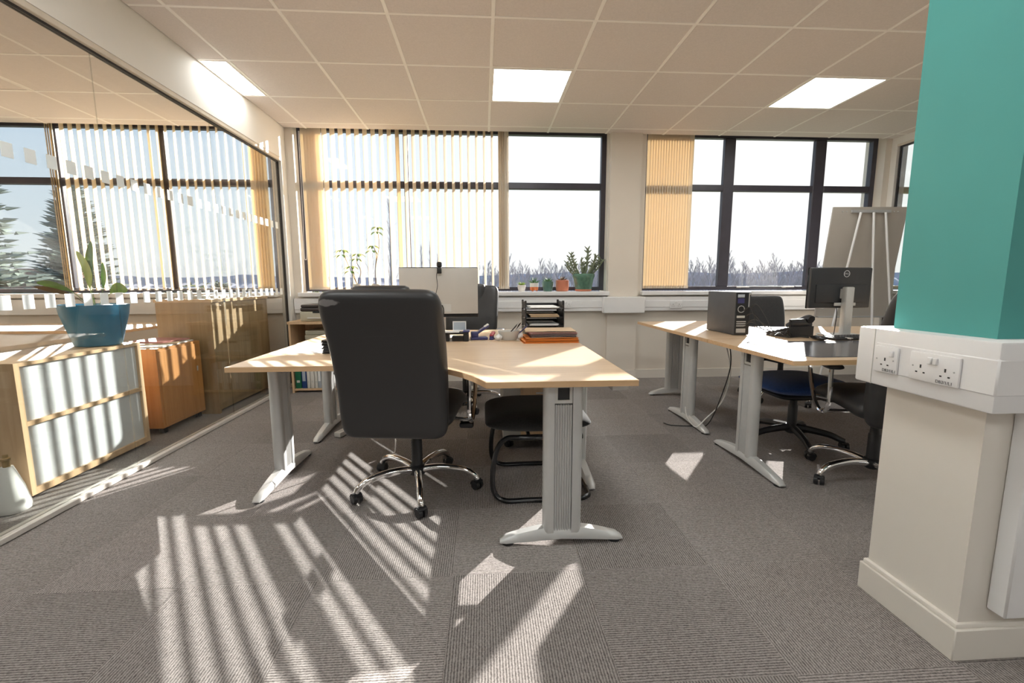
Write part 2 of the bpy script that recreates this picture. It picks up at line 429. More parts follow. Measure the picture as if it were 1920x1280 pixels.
def ceiling_light(x0, x1, y0, y1, label, z=CZ):
    t = thing('ceiling_light', label, 'light', ((x0+x1)/2, (y0+y1)/2, z), group='recessed ceiling panels')
    w, d = x1-x0, y1-y0
    m = MB()
    for a in (-1, 1):
        m.box(-w/2, w/2, a*d/2-.012 if a > 0 else -d/2, d/2 if a > 0 else -d/2+.012, -.004, .011)
        m.box(a*w/2-.012 if a > 0 else -w/2, w/2 if a > 0 else -w/2+.012, -d/2+.012, d/2-.012, -.004, .011)
    m.build('frame', 'ceiling_bar', t)
    MB().box(-w/2+.012, w/2-.012, -d/2+.012, d/2-.012, .001, .011).build('diffuser', 'panel_light', t)
y0, y1 = CY0+T+.012, CY0+2*T-.012
ceiling_light(CX0+.012, CX0+T-.012, y0, y1, 'square lit ceiling panel above the desk with the leather chair')
ceiling_light(CX0+4*T+.012, CX0+5*T-.012, y0, y1, 'square lit ceiling panel above the desk with the computer tower')
ceiling_light(PX+.05, CX0-3*T-.012, y0, y1, 'narrow lit ceiling panel cut off by the wall over the glass partition')
for (i, j) in ((0, -3), (4, -3), (0, -7), (4, -7), (-3, -3), (-3, -7), (0, -11), (4, -11)):
    ceiling_light(CX0+T*i+.012, CX0+T*(i+1)-.012, CY0+T*j+.012, CY0+T*(j+1)-.012, 'square lit ceiling panel in the part of the office behind the desks', CZ)
for (i, j) in ((-7, 1), (-7, -3)):
    ceiling_light(CX0+T*i+.012, CX0+T*(i+1)-.012, CY0+T*j+.012, CY0+T*(j+1)-.012, 'square lit ceiling panel in the office beyond the glass partition', CZ)

# window wall (with the band below the sills, piers and a pelmet recess above)
w = MB()
w.box(XL, XR, WY, 5.28, -.2, .965)
w.box(-2.20, -1.965, WY, 5.28, .965, 2.95)
w.box(1.385, 1.80, WY, 5.28, .965, 2.95)
w.box(4.565, 4.83, WY, 5.28, .965, 2.95)
w.box(7.4, XR, WY, 5.28, .965, 2.95); w.box(XL, -6.1, WY, 5.28, .965, 2.95)
w.box(XL, XR, GY-.03, 5.28, 2.76, 2.95)
w.box(XL, XR, WY, GY-.03, 2.90, 2.95)
wb = tag(w.build('wall_back', 'wall_paint'), 'cream window wall behind the desks', 'wall', kind='structure')
pil = MB().box(1.395, 1.735, 4.955, WY+.001, 0, CZ+.002).build('pilaster', 'wall_paint', wb)
tag(MB().box(XL-.2, XR+.2, YB-.2, YB, -.2, 3).build('wall_front', 'wall_paint'), 'cream wall behind the viewer', 'wall', kind='structure')
tag(MB().box(XL-.2, XL, YB, 5.28, -.2, 3).build('wall_far_left', 'wall_paint'), 'cream end wall of the neighbouring office', 'wall', kind='structure')
tag(MB().box(XR, XR+.2, YB, 5.28, -.2, 3).build('wall_far_right', 'wall_paint'), 'cream end wall of the room on the other side', 'wall', kind='structure')
# bulkhead above the partition
b = MB().box(PX-.05, PX+.04, YB, WY, 2.372, CZ+.01); b.box(PX-.05, PX+.04, 4.885, WY, 0, 2.372)
tag(b.build('wall_left', 'white_paint'), 'white bulkhead wall above the glass partition', 'wall', kind='structure')
b = MB().box(RX-.03, RX+.05, YB, WY, 2.62, CZ+.01); b.box(RX-.03, RX+.05, YB, 2.4, 0, 2.62); b.box(RX-.03, RX+.05, 4.93, WY, 0, 2.62)
tag(b.build('wall_right', 'white_paint'), 'white wall around the far glass partition', 'wall', kind='structure')

def window(name, x0, x1, muls, label, fm='frame_dark', z0=1.014, z1=2.765, handles=()):
    t = thing(name, label, 'window', ((x0+x1)/2, GY, z0), kind='structure'); ox = (x0+x1)/2; h = z1-z0
    def B(nm, a, c, d, e_, m, y0=-.03, y1=.03): return MB().rbox(((a+c)/2-ox, (y0+y1)/2, (d+e_)/2), (c-a, y1-y0, e_-d), .006, 1).build(nm, m, t)
    fr = MB(); f = .055
    fr.box(x0-ox, x1-ox, -.03, .03, 0, f*.75); fr.box(x0-ox, x1-ox, -.03, .03, h-f, h)
    fr.box(x0-ox, x0+f-ox, -.03, .03, f*.75, h-f); fr.box(x1-f-ox, x1-ox, -.03, .03, f*.75, h-f)
    fr.build('frame', fm, t)
    zt0, zt1 = 2.136-z0, 2.206-z0
    xs = [x0+f]
    for (mx_, mw) in muls:
        B('mullion', mx_-mw/2, mx_+mw/2, f*.75, h-f, fm); xs += [mx_-mw/2, mx_+mw/2]
    xs.append(x1-f)
    for k in range(0, len(xs), 2):
        a, c = xs[k], xs[k+1]
        B('transom', a, c, zt0, zt1, fm)
        for (d, e_) in ((f*.75, zt0), (zt1, h-f)):
            MB().box(a-ox, c-ox, -.004, .004, d, e_).build('pane', 'glass', t)
    for hx in handles:
        m = MB(); m.rbox((hx-ox, -.04, .03), (.05, .02, .016), .004, 1); m.rbox((hx-ox+.05, -.055, .034), (.14, .012, .014), .004, 1); m.build('handle', 'aluminium_trim', t)
    return t
window('window_1', -1.965, 1.385, [(-.827, .052), (.237, .05)], 'dark framed window with plant pots on its sill')
window('window_2', 1.80, 4.565, [(2.81, .125), (3.888, .13)], 'dark framed window behind the computer tower and flip chart', handles=(3.0, 3.55))
window('window_mirror_copy', 2*PX-1.385, 2*PX+1.965-.02, [(2*PX-.237, .05), (2*PX+.827, .052)], 'dark framed window copy added beyond the glass partition for its reflection')  # added mirror copy standing in for the reflected window; lets the added spot through
window('window_4', 4.83, 7.4, [(6.1, .1)], 'beige framed window beyond the far glass partition', 'frame_beige')
# sills
def sill(name, x0, x1, label):
    s_ = MB().rbox(((x0+x1)/2, 5.03, .982), (x1-x0, .20, .046), .008, 2); tag(s_.build(name, 'white_plastic'), label, 'sill', kind='structure')
sill('trim_1', -1.99, 1.41, 'white window sill with five plant pots'); sill('trim_2', 1.78, 4.58, 'white window sill behind the computer tower')
sill('trim_3', -6.0, -2.22, 'white sill under the added mirrored window beyond the glass partition'); sill('trim_4', 4.83, 7.4, 'white window sill beyond the far glass partition')
def trunk(name, parts, label):
    m = MB()
    for (x0, x1, ya, z0, z1) in parts: m.rbox(((x0+x1)/2, (ya+WY-.0005)/2, (z0+z1)/2), (x1-x0, WY-.001-ya, z1-z0), .006, 1)
    tag(m.build(name, 'white_plastic', smooth=40), label, 'trunking', kind='structure')
trunk('trim_5', [(-2.04, 1.385, 4.947, .783, .945), (-2.04, 1.385, 4.942, .82, .905)], 'white plastic cable trunking under the window with plant pots')
m = MB(); m.rbox((1.565, 4.915, .855), (.47, .075, .182), .006, 1)
tag(m.build('trim_6', 'white_plastic', smooth=40), 'white cable trunking box around the pilaster', 'trunking', kind='structure')
trunk('trim_7', [(1.81, 4.62, 4.947, .783, .945), (1.81, 4.62, 4.942, .82, .905)], 'white plastic cable trunking behind the computer tower')
trunk('trim_8', [(-6.0, PX-.06, 4.947, .783, .945)], 'white cable trunking in the office beyond the glass partition')
m = MB(); m.box(PX+.045, 1.39, 4.985, WY, 0, .10); m.box(1.38, 1.75, 4.94, 4.9545, 0, .10); m.box(1.75, RX-.035, 4.985, WY, 0, .10)
tag(m.build('baseboard_back', 'column_cream'), 'cream skirting board along the window wall', 'skirting', kind='structure')

# ------------------------------------------------------------------ glass partition
gp = thing('glass_partition', 'frameless glass office partition with bands of frosted squares', 'partition', (PX, 2.0, 0), kind='structure')
ys = [-5.68+1.0465*k for k in range(11)]; ys = [y for y in ys if y < 4.8]+[4.868]
for a, c in zip(ys[:-1], ys[1:]):
    MB().box(-.005, .005, a+.002-2, c-.002-2, .03, 2.328).build('pane', 'partition_glass', gp)
MB().rbox((0, (YB+4.885)/2-2, .0165), (.06, 4.885-YB, .027), .003, 1).build('floor_track', 'aluminium_trim', gp)
MB().box(-.012, .012, YB-2, 4.87-2, 2.328, 2.342).box(-.012, .012, 4.868-2, 4.882-2, .03, 2.342).build('gasket', 'gasket', gp)
MB().rbox((0, (YB+4.885)/2-2, 2.357), (.075, 4.885-YB, .03), .003, 1).build('head_trim', 'cream_trim', gp)
sq = MB().rbox((0, 0, 0), (.0016, .053, .065), .0004, 1).mesh('frosted_square', 'frost')
k = 0
while True:
    y = 2.1805+.103*(k-2)
    if y > 4.83: break
    obj('frosted_square', sq, gp, (.0062, y-2, 1.023)); obj('frosted_square', sq, gp, (.0062, y-2, 1.688)); k += 1
g2 = thing('glass_partition', 'glass partition at the far end behind the flip chart', 'partition', (RX, 4, 0), kind='structure')
for a, c in ((2.4, 3.65), (3.65, 4.90)): MB().box(-.005, .005, a+.002-4, c-.002-4, .03, 2.585).build('pane', 'partition_glass', g2)
MB().box(-.025, .025, 2.4-4, 4.93-4, 0, .03).build('floor_track', 'aluminium_trim', g2)
MB().box(-.012, .012, 2.4-4, 4.915-4, 2.585, 2.60).box(-.012, .012, 4.90-4, 4.915-4, .03, 2.585).build('gasket', 'gasket', g2)
MB().rbox((0, (2.4+4.93)/2-4, 2.611), (.075, 2.53, .02), .003, 1).build('head_trim', 'cream_trim', g2)

# ------------------------------------------------------------------ column on the right
CXL, CYN, CYF, CXR = 1.375, 1.10, 1.405, 1.95
co = thing('column', 'square column painted teal above and cream below', 'column', (CXL, CYN, 0), kind='structure')
def L(m, name, mt, sm=None): return m.build(name, mt, co, sm, loc=(-CXL, -CYN, 0))
L(MB().box(CXL, CXR, CYN, CYF, 0, .86), 'lower_face', 'column_cream')
L(MB().box(CXL, CXR, CYN, CYF, .86, CZ+.005), 'upper_face', 'teal_paint')
m = MB(); m.rbox(((CXL+CXR)/2-.005, (CYN+CYF)/2, .05), (CXR-CXL+.03, CYF-CYN+.03, .10), .003, 1); m.rbox(((CXL+CXR)/2-.005, (CYN+CYF)/2, .105), (CXR-CXL+.018, CYF-CYN+.018, .02), .006, 2)
L(m, 'skirting', 'column_cream', 40)
m = MB(); m.rbox(((1.315+CXR)/2, (1.04+1.475)/2, .855), (CXR-1.315, .435, .190), .007, 2)
tk = L(m, 'trunking', 'white_plastic', 40)
m = MB(); m.rbox(((1.3125+CXR)/2, (1.0375+1.40)/2, .856), (CXR-1.3125, 1.40-1.0375, .098), .004, 1)
L(m, 'trunking_lid', 'white_plastic', 40)
MB().box(1.3135-CXL, 1.3160-CXL, 1.4065-CYN, 1.4085-CYN, .761, .949).build('trunking_joint', 'grey_plastic', co)
m = MB(); m.rbox((1.60, 1.075, .47), (.29, .05, .625), .005, 1); L(m, 'riser_trunking', 'white_plastic', 40)
m = MB(); m.rbox((1.60, 1.047, .30), (.12, .012, .09), .004, 1); L(m, 'riser_plate', 'white_plastic', 40)

# sockets: plate, switches, pin holes; face towards local -Y
def socket(double, label, mtx, text=None, group='power sockets'):
    w_ = .146 if double else .086
    t = thing('power_socket', label, 'socket', group=group); t.matrix_world = mtx
    MB().rbox((0, -.004, 0), (w_, .008, .086), .004, 2).build('plate', 'white_plastic', t, 40)
    for cx in ((-.036, .036) if double else (0,)):
        s_ = MB()
        s_.box(cx-.0022, cx+.0022, -.0086, -.007, -.004, .006)
        s_.box(cx-.0145, cx-.0085, -.0086, -.007, -.019, -.015); s_.box(cx+.0085, cx+.0145, -.0086, -.007, -.019, -.015)
        s_.build('pin_holes', 'black_plastic', t)
    for cx in ((-.008, .008) if double else (.024,)):
        MB().rbox((cx, -.011, .022), (.013, .008, .020), .002, 1).build('switch', 'white_plastic', t, 40)
    for sx_ in (-1, 1):
        MB().cyl((sx_*(w_/2-.013), -.0086, 0), (sx_*(w_/2-.013), -.007, 0), .0026, n=8).build('screw', 'silver_groove', t)
    if text:
        o = obj('lettering', text, t, (.036 if double else .018, -.0088, -.034), rot=(PI/2, 0, 0))
    return t
TXT = text_mesh('DB3/1/L1', .0125, 'lettering')
def wallm(x, y, z): return Matrix.Translation((x, y, z))
def colm(x, y, z): return Matrix(((0, 1, 0, x), (-1, 0, 0, y), (0, 0, 1, z), (0, 0, 0, 1)))   # local x -> -Y, local -y -> -X
socket(False, 'single switched socket marked DB3/1/L1 on the column trunking', colm(1.3125, 1.352, .852), TXT)
socket(True, 'double switched socket marked DB3/1/L1 on the column trunking', colm(1.3125, 1.196, .852), TXT)
socket(True, 'double wall socket beside the monitor, below the window sill', wallm(.082, 4.9415, .863))
socket(True, 'double wall socket behind the black letter trays', wallm(.915, 4.9415, .863))
socket(True, 'double wall socket with a white plug below the yellow blind', wallm(2.18, 4.9415, .855))
socket(False, 'single wall socket next to the computer tower', wallm(3.05, 4.9415, .855))

# ------------------------------------------------------------------ vertical blinds
def slat_mesh(h=1.71, wd=.089):
    m = MB(); n = 6; vs = []; hw = wd/2
    for z in (0, h):
        for sg in (.0004, -.0004):
            for i in range(n+1):
                u = -1+2*i/n; vs.append((.004*(1-u*u)+sg, u*hw, z))
    fs = []; k = n+1
    for i in range(n):
        fs.append((i, i+1, 2*k+i+1, 2*k+i)); fs.append((k+i+1, k+i, 3*k+i, 3*k+i+1))
        fs.append((i+1, i, k+i, k+i+1)); fs.append((2*k+i, 2*k+i+1, 3*k+i+1, 3*k+i))
    fs += [(0, 2*k, 3*k, k), (n, k+n, 3*k+n, 2*k+n)]
    m.add(vs, fs); m.box(-.0015, .0055, -hw, hw, .0, .03)
    return m.mesh('slat', 'slat')
SLAT = slat_mesh()
BY = 5.066
def blind(label, slats, z0=1.035, x0=0, x1=1):
    t = thing('vertical_blind', label, 'blind', ((x0+x1)/2, BY, z0), group='vertical blinds'); ox = (x0+x1)/2
    MB().rbox((0, 0, 1.735), (x1-x0, .045, .03), .004, 1).build('headrail', 'white_plastic', t)
    for (x_, a) in slats: obj('slat', SLAT, t, (x_-ox, 0, 0), rz=-R(a))
    ch = MB(); xs_ = sorted(x_ for x_, a in slats)
    pts = []
    for a, c in zip(xs_[:-1], xs_[1:]):
        pts += [(a-ox, -.03, .012), ((a+c)/2-ox, -.03, .004)]
    if len(pts) > 3: ch.tube(pts+[(xs_[-1]-ox, -.03, .012)], .0015, 4); ch.build('bottom_chain', 'white_plastic', t)
    return t
sl1 = [(-1.865+.030*k, 62) for k in range(5)]+[(-1.665+.0845*k, 17) for k in range(22)]+[(.20+.022*k, 35) for k in range(4)]
blind('cream vertical blind half open across the window with plant pots', sl1, x0=-1.95, x1=.32)
sl2 = [(1.86+.030*k, 55) for k in range(17)]
blind('cream vertical blind drawn together against the pilaster', sl2, x0=1.82, x1=2.42)
sl3 = [(2*PX-x_, -a) for x_, a in sl1]
blind('cream vertical blind copy added beyond the glass partition for its reflection', sl3, x0=2*PX-.32, x1=2*PX+1.95)  # added mirror copy; its slats cut the added spot into floor stripes
tag(MB().tube(spl([(-1.90, 5.02, 2.68), (-1.895, 5.02, 1.9), (-1.90, 5.02, 1.42), (-1.915, 5.02, 1.36), (-1.925, 5.02, 1.42), (-1.915, 5.02, 1.9), (-1.91, 5.02, 2.68)], 6), .0025, 5).build('blind_cord', 'white_plastic'), 'white looped pull cord at the end of the half open blind', 'cord')

# ================================================================== DESKS
def tleg(parent, x, y, along, z1=.695, length=.68, wd=.165, foot_off=0.0):
    # along: 'x' or 'y' = direction of the foot; the broad side of the leg runs the same way
    def mk(m, n, mt, sm=35): return m.build(n, mt, parent, sm, loc=(x, y, 0), rz=0 if along == 'x' else PI/2)
    lg = MB()
    for s_ in (-1, 1):
        prof = []
        for i in range(13):
            a = -PI/2+PI*i/12; prof.append((s_*(wd/2-.022+.022*math.cos(a)), .03*math.sin(a)))
        poly = prof+[(s_*(wd/2-.045), .03), (s_*(wd/2-.045), -.03)]
        if s_ < 0: poly = poly[::-1]
        lg.prism(poly, .045, z1)
    leg = mk(lg, 'leg', 'silver')
    cv = MB(); hw = wd/2-.046; nr = 7
    for i in range(nr):
        a = -hw+2*hw*i/nr; cv.rbox((a+hw/nr, 0, (.05+z1-.085)/2), (2*hw/nr-.0022, .052, z1-.085-.05), .0025, 1)
    cv.box(-hw, hw, -.020, .020, .05, z1-.09)
    c_ = cv.build('cable_cover', 'silver', leg)
    tp = MB(); tp.box(-hw, -hw+.012, -.024, .024, z1-.08, z1-.002); tp.box(hw-.012, hw, -.024, .024, z1-.08, z1-.002); tp.box(-hw+.012, hw-.012, -.024, .024, z1-.014, z1-.002); tp.box(-hw+.012, hw-.012, -.024, .024, z1-.08, z1-.066); tp.build('outlet_frame', 'grey_plastic', leg)
    MB().box(-hw+.013, hw-.013, -.018, .018, z1-.065, z1-.015).build('outlet', 'black_plastic', leg)
    ft = MB(); n = 20; h = length/2; prev = None; vs = []; fs = []
    for i in range(n+1):
        u = -1+2*i/n; xx = u*h+foot_off; au = abs(u)
        top = .072-.045*max(0, (au-.22)/.78)**1.4; bot = .030-.018*au**2 if au < .9 else .014
        bot = max(.010, .030-.020*au); wy = .034-.008*au
        if i in (0, n): top = bot+.006; wy *= .7
        for (a, c) in ((-wy, bot), (wy, bot), (wy, (top+bot)/2), (wy*.6, top), (-wy*.6, top), (-wy, (top+bot)/2)): vs.append((xx, a, c))
    for i in range(n):
        for k in range(6): fs.append((i*6+k, i*6+(k+1) % 6, (i+1)*6+(k+1) % 6, (i+1)*6+k))
    fs += [tuple(range(5, -1, -1)), tuple(range(n*6, n*6+6))]
    ft.add(vs, fs); mk(ft, 'foot', 'silver', 50)
    for s_ in (-1, 1):
        pd = MB().cyl((s_*(h-.035)+foot_off, 0, .0), (s_*(h-.035)+foot_off, 0, .014), .026, .022, 16); mk(pd, 'glide', 'black_plastic')

def desk(label, poly, legs, loc, beams):
    t = thing('office_desk', label, 'desk', loc, group='beech office desks')
    lo = [(x-loc[0], y-loc[1]) for x, y in poly]
    top = MB().prism(lo, .696, .7195); top.build('desktop', 'beech_edge', t)
    def inset(p, d):
        out = []; n = len(p)
        for i in range(n):
            a, b_, c = Vector(p[i-1]), Vector(p[i]), Vector(p[(i+1) % n])
            n1 = (b_-a).normalized(); n2 = (c-b_).normalized(); n1 = Vector((-n1.y, n1.x)); n2 = Vector((-n2.y, n2.x))
            v = (n1+n2); v = v/(v.length_squared/2) if v.length > 1e-6 else n1
            out.append(tuple(b_+v*d))
        return out
    MB().prism(inset(lo, .0025), .7195, .7205).build('laminate', 'beech', t)
    for (x, y, al, ln) in legs: tleg(t, x-loc[0], y-loc[1], al, length=ln)
    for (x0, x1, y0, y1) in beams: MB().rbox(((x0+x1)/2-loc[0], (y0+y1)/2-loc[1], .675), (x1-x0, y1-y0, .036), .003, 1).build('beam', 'silver', t)
    return t
curve = [(-.62, 2.100), (-.50, 2.094), (-.38, 2.078), (-.28, 2.05), (-.21, 2.018), (-.15, 1.965), (-.096, 1.900), (-.045, 1.815), (.007, 1.695)]
desk('beech corner desk with a curved front, leather chair pushed up to it',
     [(-1.198, 2.10)]+curve+[(.612, 1.695), (.612, 2.905), (-1.198, 2.905)],
     [(-1.155, 2.535, 'y', .69), (.565, 2.56, 'y', .68), (.322, 1.775, 'x', .53)], (-.3, 2.5, 0), [(-1.1, .52, 2.53, 2.57), (.53, .60, 1.78, 2.5)])
desk('beech desk carrying the white backed monitor and letter trays',
     [(-1.205, 2.912), (.635, 2.912), (.635, 3.66), (-1.205, 3.66)],
     [(-1.175, 3.38, 'y', .66), (.575, 3.38, 'y', .66)], (-.3, 3.3, 0), [(-1.1, .52, 3.36, 3.40)])
rc = [(1.99+.10*math.cos(a), 3.96+0*a) for a in ()]
desk('beech desk with the dark desk mat, blue seat tucked under it',
     [(1.516, 2.06), (3.6, 2.06), (3.6, 2.905), (1.516, 2.905)],
     [(1.60, 2.53, 'y', .70), (3.45, 2.53, 'y', .70)], (2.5, 2.5, 0), [(1.65, 3.4, 2.51, 2.55)])
desk('beech corner desk carrying the computer tower',
     [(1.516, 2.912), (3.6, 2.912), (3.6, 3.66), (2.55, 3.66), (2.42, 3.70), (2.32, 3.77), (2.25, 3.88), (2.23, 4.02), (2.23, 4.30), (1.516, 4.30)],
     [(1.615, 3.36, 'y', .66), (3.45, 3.36, 'y', .66), (1.86, 4.20, 'x', .48)], (2.5, 3.3, 0), [(1.65, 3.4, 3.34, 3.38)])

# ================================================================== CHAIRS
def caster_mesh():
    m = MB()
    for s_ in (-1, 1): m.cyl((s_*.006, 0, .026), (s_*.024, 0, .026), .026, .023, 14)
    m.cyl((0, 0, .03), (0, 0, .062), .008, n=8)
    pts = []
    for i in range(9):
        a = PI*.02+PI*.75*i/8; pts.append((0, .030*math.cos(a), .026+.030*math.sin(a)))
    for a, c in zip(pts[:-1], pts[1:]):
        m.add([(-.022, a[1], a[2]), (.022, a[1], a[2]), (.022, c[1], c[2]), (-.022, c[1], c[2]), (-.022, a[1]*.9, a[2]*.93), (.022, a[1]*.9, a[2]*.93), (.022, c[1]*.9, c[2]*.93), (-.022, c[1]*.9, c[2]*.93)],
              [(0, 1, 2, 3), (7, 6, 5, 4), (0, 4, 5, 1), (1, 5, 6, 2), (2, 6, 7, 3), (3, 7, 4, 0)])
    return m.mesh('caster', 'black_plastic', 35)
CASTER = caster_mesh()
def star_leg_mesh(rad, chrome):
    if chrome:
        pts = spl([(.02, 0, .105), (.10, 0, .118), (.19, 0, .118), (rad-.06, 0, .105), (rad-.015, 0, .078), (rad, 0, .055)], 5)
        rs = [.021-.005*i/(len(pts)-1) for i in range(len(pts))]
        return MB().tube(pts, rs, 10).mesh('base_leg', 'chrome', 40)
    pts = spl([(.02, 0, .115), (.12, 0, .108), (.22, 0, .092), (rad-.03, 0, .072), (rad, 0, .062)], 5)
    rs = [.026-.009*i/(len(pts)-1) for i in range(len(pts))]
    return MB().tube(pts, rs, 8).mesh('base_leg', 'black_plastic', 40)
LEGS = {True: star_leg_mesh(.325, True), False: star_leg_mesh(.30, False)}
def star_base(t, chrome, a0, seat_z):
    hub = MB().lathe([(.030, .075), (.042, .085), (.044, .125), (.034, .135)], 16); hub.build('hub', 'black_plastic', t, 40)
    col = MB().lathe([(.030, .135), (.029, .27), (.025, .275), (.0235, .30), (.0235, seat_z-.03)], 16); col.build('gas_column', 'black_plastic', t, 40)
    rad = .325 if chrome else .30
    for k in range(5):
        a = R(a0+72*k); l = obj('base_leg', LEGS[chrome], t, rz=a)
        obj('caster', CASTER, l, (rad, 0, 0), rz=random.uniform(0, 6.28))
def exec_chair(label, loc, rz, a0, lea='leather_plain'):
    t = thing('executive_chair', label, 'chair', loc, rz, group='executive chairs')
    star_base(t, True, a0-math.degrees(rz), .43)
    MB().rbox((0, 0, .405), (.24, .28, .03), .008, 1).build('mechanism', 'black_plastic', t)
    lv = MB(); lv.tube(spl([(.08, .02, .40), (.20, .02, .395), (.25, .0, .375)], 5), .006, 6); lv.rbox((.275, -.01, .362), (.075, .05, .03), .012, 2); lv.build('lever', 'black_plastic', t, 40)
    s_ = MB().cushion(lambda v: (-.31+.53*v, .465+.02*math.sin(v*PI)-(.03*max(0, v-.75)/.25)), lambda v: .255, lambda v: .06, p=6); s_.build('seat', lea, t, 60)
    def path(v):
        y = -.335-.165*v+.055*math.sin(v*PI)*.9; z = .40+.675*v
        return (y, z)
    b_ = MB().cushion(path, lambda v: .246+.014*v, lambda v: .040+.014*math.sin(v*PI), nu=30, nv=56, p=14, q=.5)
    bk = b_.build('backrest', lea, t, 60)
    hp = MB().cushion(lambda v: (-.425-.032*v, .87+.225*v), lambda v: .125, lambda v: .050, nu=16, nv=16, p=4); hp.build('headrest', lea, t, 60)
    for s_ in (-1, 1):
        fr = MB(); X = s_*.312
        fr.tube(spl([(X*.99, -.135, .655), (X, -.14, .60), (X, -.145, .50), (X, -.125, .43), (X, -.07, .405), (X, .0, .44), (X, .055, .52), (X, .085, .60), (X, .095, .655)], 5), .0115, 8)
        fr.cyl((X, -.07, .41), (s_*.12, -.06, .41), .010, n=8); fr.cyl((X, .03, .47), (s_*.2, .03, .45), .009, n=8)
        af = fr.build('arm_frame', 'chrome', t, 40)
        pd = MB().cushion(lambda v: (-.20+.36*v, .668+.012*math.sin(v*PI)), lambda v: .038, lambda v: .018, nu=10, nv=14, p=5)
        for i in range(len(pd.v)): pd.v[i] = (pd.v[i][0]+X, pd.v[i][1], pd.v[i][2])
        pd.build('armrest', lea, t, 60)
    return t
exec_chair('black leather executive chair with a worn shoulder, its back turned, at the curved desk', (-.368, 2.33, 0), R(-7), -79, 'leather')
exec_chair('black leather executive chair half hidden by the column', (2.15, 2.24, 0), R(-14), -175)
c2 = exec_chair('black leather executive chair hidden behind the white backed monitor', (-.17, 3.98, 0), R(172), -2)

# operator chair behind the far desk
def op_chair(label, loc, rz):
    t = thing('operator_chair', label, 'chair', loc, rz)
    star_base(t, True, 20, .42)
    MB().cushion(lambda v: (-.23+.46*v, .43+.012*math.sin(v*PI)), lambda v: .245, lambda v: .045, p=4).build('seat', 'black_fabric', t, 60)
    MB().rbox((0, 0, .378), (.30, .30, .02), .008, 1).build('seat_pan', 'black_plastic', t)
    MB().cushion(lambda v: (-.235-.06*v, .58+.39*v), lambda v: .225+.02*math.sin(v*PI), lambda v: .035, p=7).build('backrest', 'charcoal_fabric', t, 60)
    MB().tube(spl([(0, -.05, .37), (0, -.22, .37), (0, -.285, .45), (0, -.285, .62)], 6), .016, 8).build('back_bar', 'black_plastic', t, 40)
    for s_ in (-1, 1):
        a = MB(); a.tube(spl([(s_*.15, .0, .385), (s_*.27, .0, .39), (s_*.285, .0, .45), (s_*.285, .0, .60)], 6), .012, 8); a.build('arm_frame', 'black_plastic', t, 40)
        MB().rbox((s_*.285, 0, .612), (.07, .24, .025), .010, 2).build('armrest', 'black_plastic', t, 40)
op_chair('charcoal fabric operator chair facing the window side of the computer tower desk', (2.80, 3.98, 0), R(188))

# blue stool
t = thing('swivel_stool', 'dark blue upholstered swivel seat on a black star base under the desk', 'stool', (2.11, 2.84, 0))
star_base(t, False, -105, .37)
MB().cushion(lambda v: (-.24+.48*v, .425), lambda v: .285, lambda v: .062, p=2.6, q=.62).build('seat', 'blue_fabric', t, 70)
MB().cushion(lambda v: (-.21+.42*v, .372), lambda v: .225, lambda v: .03, p=4).build('seat_shell', 'black_plastic', t, 60)

# cantilever stool
t = thing('cantilever_seat', 'black fabric seat on a looped black tube frame under the curved desk', 'seat', (.27, 2.35, 0))
MB().cushion(lambda v: (-.245+.49*v, .405), lambda v: .27, lambda v: .055, p=3.2, q=.6).build('seat', 'black_fabric', t, 70)
pts = [(.22, -.215, .338), (-.08, -.215, .338), (-.17, -.215, .33), (-.215, -.22, .27), (-.235, -.225, .15), (-.225, -.228, .055), (-.17, -.23, .014), (-.05, -.23, .0135), (.18, -.23, .0135), (.245, -.21, .0135), (.265, -.15, .0135),
       (.265, .15, .0135), (.245, .21, .0135), (.18, .23, .0135), (-.05, .23, .0135), (-.17, .23, .014), (-.225, .228, .055), (-.235, .225, .15), (-.215, .22, .27), (-.17, .215, .33), (-.08, .215, .338), (.22, .215, .338)]
MB().tube(spl(pts, 5), .0135, 9).build('frame', 'black_gloss', t, 40)
MB().cyl((-.05, -.215, .338), (-.05, .215, .338), .010, n=8).build('cross_bar', 'black_gloss', t, 40)

# ================================================================== ON THE LEFT DESKS
DZ = .7206
# white-backed all-in-one computer
t = thing('computer_monitor', 'white backed all in one computer with a webcam on top', 'monitor', (-.307, 3.12, DZ), R(1.5))
z0 = .892-DZ; z1 = 1.206-DZ
MB().rbox((0, 0, (z0+z1)/2), (.535, .016, z1-z0), .004, 2).build('back_panel', 'imac_back', t, 40)
MB().rbox((0, .011, (z0+z1)/2-.01), (.538, .008, z1-z0+.03), .003, 1).build('screen', 'black_gloss', t, 40)
MB().rbox((.005, -.0095, z0+.040), (.155, .004, .055), .001, 1).build('port_recess', 'grey_plastic', t)
MB().rbox((-.0, -.011, z0-.02), (.035, .012, .21), .003, 1).build('stand_arm', 'imac_back', t)
m = MB(); m.rbox((0, .03, .004), (.22, .17, .008), .003, 1); m.build('stand_foot', 'imac_back', t)
MB().tube(spl([(.02, -.014, z0+.060), (.03, -.02, z0+.03), (.025, -.02, z0-.02), (-.02, -.02, z0-.05)], 6), .004, 6).build('power_lead', 'cable_black', t)
t = thing('webcam', 'small black webcam clipped to the white backed monitor', 'webcam', (-.300, 3.112, 1.2062), R(1.5))
MB().rbox((0, .0, .022), (.034, .03, .038), .010, 3).build('body', 'black_plastic', t, 50)
MB().rbox((0, -.016, -.018), (.031, .010, .042), .005, 2).build('clip', 'black_plastic', t, 50)
MB().tube(spl([(-.012, -.018, -.02), (-.018, -.022, -.06), (-.014, -.022, -.12), (-.024, -.022, -.17), (-.03, -.022, -.22)], 6), .0022, 6).build('cable', 'cable_black', t)

